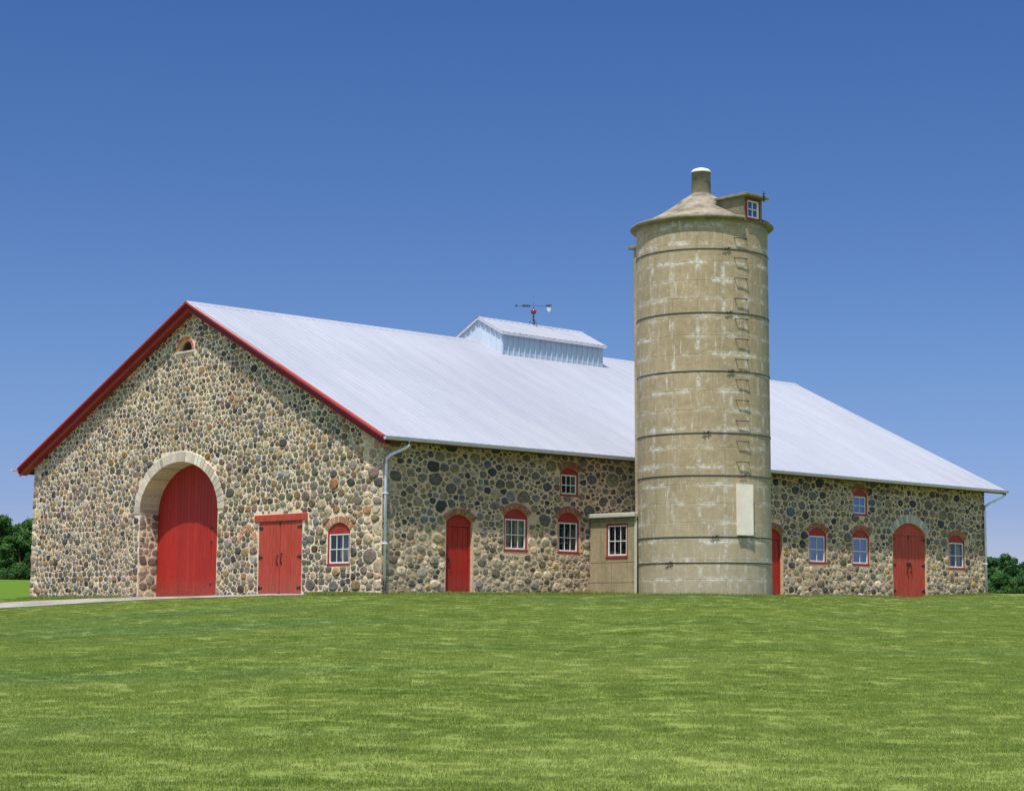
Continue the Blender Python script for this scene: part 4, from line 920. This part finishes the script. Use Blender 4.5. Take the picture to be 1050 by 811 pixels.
mb = MB(dfr); mb.add([(-.3, fn - .03, w0), (.3, fn - .03, w0), (.3, fn - .03, w1), (-.3, fn - .03, w1)], [(0, 1, 2, 3)]); mb.build('pane', M['glass_blue'], wd)
mb = MB(dfr); mb.add([(-.35, fn - .35, w0 - .1), (.35, fn - .35, w0 - .1), (.35, fn - .35, w1 + .1), (-.35, fn - .35, w1 + .1)], [(0, 1, 2, 3)]); mb.build('embrasure', M['dark'], wd)
mb = MB(dfr); mb.tube([(.28, fn + .26, zt - .14), (.28, fn + .25, zt + .24)], .02, 6); mb.tube([(.20, fn + .26, zt + .14), (.36, fn + .26, zt + .18)], .016, 6); mb.build('hoist_hook', M['iron'], silo)
# chute on the barn side
mb = MB(); K_ = 18; c0 = (SC[0] + .05, SC[1] + SR - .05)
mb.box((SC[0] - .52, SC[1] + SR - .25, 2.5), (SC[0] + .55, SC[1] + SR + .52, 12.32)); mb.build('chute', M['concrete'], silo)
mb = MB(); mb.bbox((SC[0] - .64, SC[1] + SR - .3, 12.323), (SC[0] + .66, SC[1] + SR + .70, 12.43), .015); mb.build('chute_cap', M['rim'], silo)

# ------------------------------------------------------------------ passage between silo and barn
AX0, AX1, AYE = 9.20, 11.2, SC[1] + 1.75
an = empty('concrete_passage', (9.2, -1.1, 0)); tag(an, 'low concrete passage with red-framed window between barn and silo', 'annex')
AW = (-1.90, -.86, 1.42, 2.58)
mb = MB(); at_ = 2.78
A0, A1 = -.075, AYE
def q4(a0, a1, z0, z1): mb.add([(AX0, a0, z0), (AX0, a1, z0), (AX0, a1, z1), (AX0, a0, z1)], [(0, 1, 2, 3)][:1])
q4(A1, AW[0], -1, at_); q4(AW[1], A0, -1, at_); q4(AW[0], AW[1], -1, AW[2]); q4(AW[0], AW[1], AW[3], at_)
for f in ([(AX0, A1, -1), (AX1, A1, -1), (AX1, A1, at_), (AX0, A1, at_)], [(AX1, A0, -1), (AX1, A1, -1), (AX1, A1, at_), (AX1, A0, at_)], [(AX0, A0, -1), (AX1, A0, -1), (AX1, A0, at_), (AX0, A0, at_)]): mb.add(f, [(0, 1, 2, 3)])
for (p, q) in (((AW[0], AW[2]), (AW[0], AW[3])), ((AW[0], AW[3]), (AW[1], AW[3])), ((AW[1], AW[3]), (AW[1], AW[2])), ((AW[1], AW[2]), (AW[0], AW[2]))): mb.add([(AX0, p[0], p[1]), (AX0, q[0], q[1]), (AX0 + .1, q[0], q[1]), (AX0 + .1, p[0], p[1])], [(0, 1, 2, 3)])
wa = mb.build('wall', M['concrete'], an)
mb = MB()
for z in (.55, 1.24): mb.box((AX0 - .003, A1, z - .006), (AX0 + .001, A0, z + .006))
for y in (-1.12,): mb.box((AX0 - .003, y - .004, -.5), (AX0 + .001, y + .004, 1.24))
mb.build('form_joint', M['wood_dark'], wa)
mb = MB(); mb.bbox((AX0 - .012, A1, -1), (AX0 + .1, A1 + .13, at_ - .002), .004); mb.build('corner_strip', M['slab'], wa)
mb = MB(); mb.bbox((AX0 - .14, A1 + .02, at_ + .002), (AX1 + .14, A0 + .03, at_ + .15), .02); mb.build('roof_slab', M['slab'], an)
mb = MB(); mb.bbox((AX0 - .04, A1, at_ - .13), (AX1 + .04, A0, at_ - .001), .01); mb.build('roof_edge', M['rim'], an)
window(lambda v: np.stack([AX0 - v[:, 1], v[:, 0], v[:, 2]], 1), AW[0], AW[1], AW[2], AW[3] - .1, AW[3], 'dark', parent=an, n=-.03, flat=True)

# ------------------------------------------------------------------ trees
def tree(x, y, h, wd, label, group, leafm, seed, name='leafy_tree', shrub=False):
    rg = np.random.default_rng(seed); z0 = float(terrain(x, y)); t = empty(name, (x, y, z0)); tag(t, label, 'tree' if not shrub else 'shrub', group)
    mb = MB(); tr = .035 * h
    mb.tube([(x, y, z0 - .3), (x + .1, y, z0 + h * .25), (x - .1, y + .1, z0 + h * .55), (x, y, z0 + h * .85)], [tr, tr * .75, tr * .5, tr * .15], 8)
    blobs = []
    nb = 40
    for k_ in range(nb + 14):
        a = rg.uniform(0, 6.28); f = rg.uniform(.05, .97) if k_ < nb else rg.uniform(.0, .12); prof = (math.sin(math.pi * min(1, f * .72 + .28)) ** .5)
        rr = wd / 2 * prof * rg.uniform(.35, .95); bx_, by_, bz_ = x + rr * math.cos(a), y + rr * math.sin(a), z0 + h * (.03 + .86 * f)
        br = rg.uniform(.11, .19) * max(h, wd) * (.75 + .35 * (1 - f)); blobs.append((bx_, by_, bz_, br))
        if k_ % 3 == 0: zz_ = z0 + h * f * .55; mb.tube([(x, y, zz_), ((x + bx_) / 2, (y + by_) / 2, (zz_ + bz_) / 2 + .1), (bx_, by_, bz_)], [tr * .35, tr * .22, tr * .08], 5)
    mb.build('trunk', M['bark'], t)
    V = []; Fc = []; C = []
    for (bx_, by_, bz_, br) in blobs:
        n = int(420 * (br / 1.3) ** 1.5) + 160; d_ = rg.normal(size=(n, 3)); d_ /= np.linalg.norm(d_, axis=1)[:, None]
        rad = br * rg.uniform(.45, 1.12, n) ** .6 * (1 + .25 * np.sin(d_[:, 0] * 5 + bx_) * np.sin(d_[:, 1] * 6 + d_[:, 2] * 4)); P_ = np.array([bx_, by_, bz_]) + d_ * rad[:, None] * np.array([1, 1, .8])
        s = rg.uniform(.10, .21, n) * (h / 8) ** .4; nn = d_ + rg.normal(0, .6, (n, 3)); nn /= np.linalg.norm(nn, axis=1)[:, None]
        a1 = np.cross(nn, [0, 0, 1.]) + 1e-4; a1 /= np.linalg.norm(a1, axis=1)[:, None]; a2 = np.cross(nn, a1); rot = rg.uniform(0, 6.28, n)
        e1 = a1 * np.cos(rot)[:, None] + a2 * np.sin(rot)[:, None]; e2 = -a1 * np.sin(rot)[:, None] + a2 * np.cos(rot)[:, None]
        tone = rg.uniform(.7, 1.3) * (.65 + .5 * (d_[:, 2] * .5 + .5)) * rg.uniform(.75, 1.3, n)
        for q, (c1, c2) in enumerate(((-1, 0), (0, -.55), (1.1, 0), (0, .55))):
            pass
        quad = np.stack([P_ - e1 * s[:, None], P_ - e2 * (s * .55)[:, None], P_ + e1 * (s * 1.1)[:, None], P_ + e2 * (s * .55)[:, None]], 1).reshape(-1, 3)
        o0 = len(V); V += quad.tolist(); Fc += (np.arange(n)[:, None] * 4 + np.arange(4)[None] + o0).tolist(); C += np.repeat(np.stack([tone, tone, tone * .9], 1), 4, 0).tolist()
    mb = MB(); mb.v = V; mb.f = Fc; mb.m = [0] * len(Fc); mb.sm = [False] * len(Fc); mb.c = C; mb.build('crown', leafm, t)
    return t
def at_uv(px, v): u = (px - 525) / FPX * v; return uv2xy(u, v)
for i, (px, v, h, wd, lb) in enumerate([(-34, 262, 9.6, 8.2, 'dense dark green tree outside the row at far left'), (4, 255, 9.0, 7.6, 'broad dark green tree standing left of the barn behind the bright field'),
                               (36, 268, 9.2, 8.0, 'dark green tree partly hidden behind the left corner of the barn'), (-6, 285, 10.3, 8.0, 'tall dark tree in the second row behind the left field'), (24, 246, 6.8, 6.4, 'lower rounded green tree close to the left barn corner'), (72, 270, 9.4, 8.4, 'dark green tree hidden mostly behind the gable')]):
    x, y = at_uv(px, v); tree(x, y, h, wd, lb, 'trees on the rise left of the barn', M['leaf_far'], 50 + i)
for i, (px, v, h, wd, lb) in enumerate([(1016, 246, 5.0, 4.4, 'mid green tree just right of the barn downspout'), (1034, 236, 5.1, 4.6, 'dense green tree with dark hollows right of the barn'),
                               (1054, 240, 4.3, 4.8, 'green tree cut off by the right edge of the photo'), (1000, 262, 5.4, 5.0, 'green tree showing behind the far corner of the barn'), (1080, 250, 4.6, 5.4, 'green tree beyond the right edge'), (1027, 226, 2.6, 3.2, 'low leafy shrub in front of the right trees')]):
    x, y = at_uv(px, v); tree(x, y, h, wd, lb, 'trees on the rise right of the barn', M['leaf_right'], 80 + i, shrub=(h < 3), name='leafy_tree' if h > 3 else 'leafy_shrub')

# ------------------------------------------------------------------ grass blades (uncountable: one object)
def grass_points():
    out = []
    n = 60000; v = np.sqrt(RNG.uniform(15.5 ** 2, 84 ** 2, n)); u = RNG.uniform(-.32, .32, n) * v
    keep = RNG.random(n) < np.clip(1.25 - v / 85, .35, 1); u, v = u[keep], v[keep]; x, y = uv2xy(u, v)
    inb = (x > -.02) & (x < BL + .05) & (y > -.02) & (y < BW + .05)
    sil = (x - SC[0]) ** 2 + (y - SC[1]) ** 2 < (SR + .05) ** 2; ann = (x > AX0) & (x < AX1) & (y > -3) & (y < 0)
    poly = np.concatenate([lo2, hi2[::-1]]); dd, _ = sdf_poly(np.stack([x, y], 1), poly[::4].tolist())
    k_ = ~(inb | sil | ann) & (dd > .06); return x[k_], y[k_]
gx, gy_ = grass_points()
# denser, longer tufts along the foot of the walls
ex_, ey_ = [], []
for _ in range(2000):
    if random.random() < .68: a = random.uniform(0, BL); b = -abs(random.gauss(.05, .07)) - .03; 
    else: a = -abs(random.gauss(.05, .07)) - .03; b = random.choice([random.uniform(0, 3.0), random.uniform(15.5, BW)])
    if 9.1 < a < 11.3: continue
    if 26.4 < a < 28.9: continue
    ex_.append(a); ey_.append(b)
for _ in range(140): a = random.uniform(math.pi * .9, math.pi * 2.05); ex_.append(SC[0] + (SR + .06) * math.cos(a)); ey_.append(SC[1] + (SR + .06) * math.sin(a))
for _ in range(60): ex_.append(AX0 - abs(random.gauss(.04, .04)) - .02); ey_.append(random.uniform(-2.3, -.1))
px_ = np.concatenate([gx, ex_]); py_ = np.concatenate([gy_, ey_]); sc_ = np.concatenate([RNG.uniform(.7, 1.15, len(gx)), RNG.uniform(1.0, 3.4, len(ex_)) * .8])
pz_ = terrain(px_, py_)
def clump(seed, rad=.25, n=90):
    rg = random.Random(seed); vs = []; fs = []
    for k_ in range(n):
        r = rad * math.sqrt(rg.random()); a = rg.uniform(0, 6.28); x, y = r * math.cos(a), r * math.sin(a); h = rg.uniform(.014, .036); b = rg.uniform(0, 6.28); w_ = rg.uniform(.003, .006); ln = rg.uniform(.1, .7) * h; c = rg.uniform(0, 6.28)
        dx, dy = math.cos(b) * w_, math.sin(b) * w_; lx, ly = math.cos(c) * ln, math.sin(c) * ln; o = len(vs)
        vs += [(x - dx, y - dy, -.01), (x + dx, y + dy, -.01), (x + dx * .7 + lx * .4, y + dy * .7 + ly * .4, h * .6), (x - dx * .7 + lx * .4, y - dy * .7 + ly * .4, h * .6), (x + lx, y + ly, h)]
        fs += [(o, o + 1, o + 2, o + 3), (o + 3, o + 2, o + 4)]
    m_ = bpy.data.meshes.new('grass_clump'); m_.from_pydata(vs, [], fs); m_.materials.append(M['blade']); return bpy.data.objects.new('grass_clump', m_)
me = bpy.data.meshes.new('grass'); me.from_pydata(np.stack([px_, py_, pz_], 1).tolist(), [], [])
at = me.attributes.new('sz', 'FLOAT', 'POINT'); at.data.foreach_set('value', sc_.astype(np.float32))
me.materials.append(M['blade'])
go = bpy.data.objects.new('grass', me); COL.objects.link(go); tag(go, 'short mown grass covering the lawn in front of the barn', 'grass', kind='stuff')
ng = bpy.data.node_groups.new('grass_clumps', 'GeometryNodeTree'); ng.interface.new_socket('Geometry', in_out='INPUT', socket_type='NodeSocketGeometry'); ng.interface.new_socket('Geometry', in_out='OUTPUT', socket_type='NodeSocketGeometry')
gi = ng.nodes.new('NodeGroupInput'); gout = ng.nodes.new('NodeGroupOutput'); m2p = ng.nodes.new('GeometryNodeMeshToPoints'); iop = ng.nodes.new('GeometryNodeInstanceOnPoints'); g2i = ng.nodes.new('GeometryNodeGeometryToInstance')
ng.links.new(gi.outputs[0], m2p.inputs[0]); ng.links.new(m2p.outputs[0], iop.inputs['Points']); ng.links.new(g2i.outputs[0], iop.inputs['Instance']); iop.inputs['Pick Instance'].default_value = True
for k_ in range(6):
    oi = ng.nodes.new('GeometryNodeObjectInfo'); oi.inputs['Object'].default_value = clump(k_); ng.links.new(oi.outputs['Geometry'], g2i.inputs[0])
rv = ng.nodes.new('FunctionNodeRandomValue'); rv.data_type = 'FLOAT_VECTOR'; rv.inputs[0].default_value = (-.08, -.08, 0); rv.inputs[1].default_value = (.08, .08, 6.28); ng.links.new(rv.outputs[0], iop.inputs['Rotation'])
na = ng.nodes.new('GeometryNodeInputNamedAttribute'); na.data_type = 'FLOAT'; na.inputs[0].default_value = 'sz'; ng.links.new(na.outputs[0], iop.inputs['Scale'])
ng.links.new(iop.outputs[0], gout.inputs[0]); md = go.modifiers.new('clumps', 'NODES'); md.node_group = ng

scn.cycles.max_bounces = 6; scn.cycles.transparent_max_bounces = 12
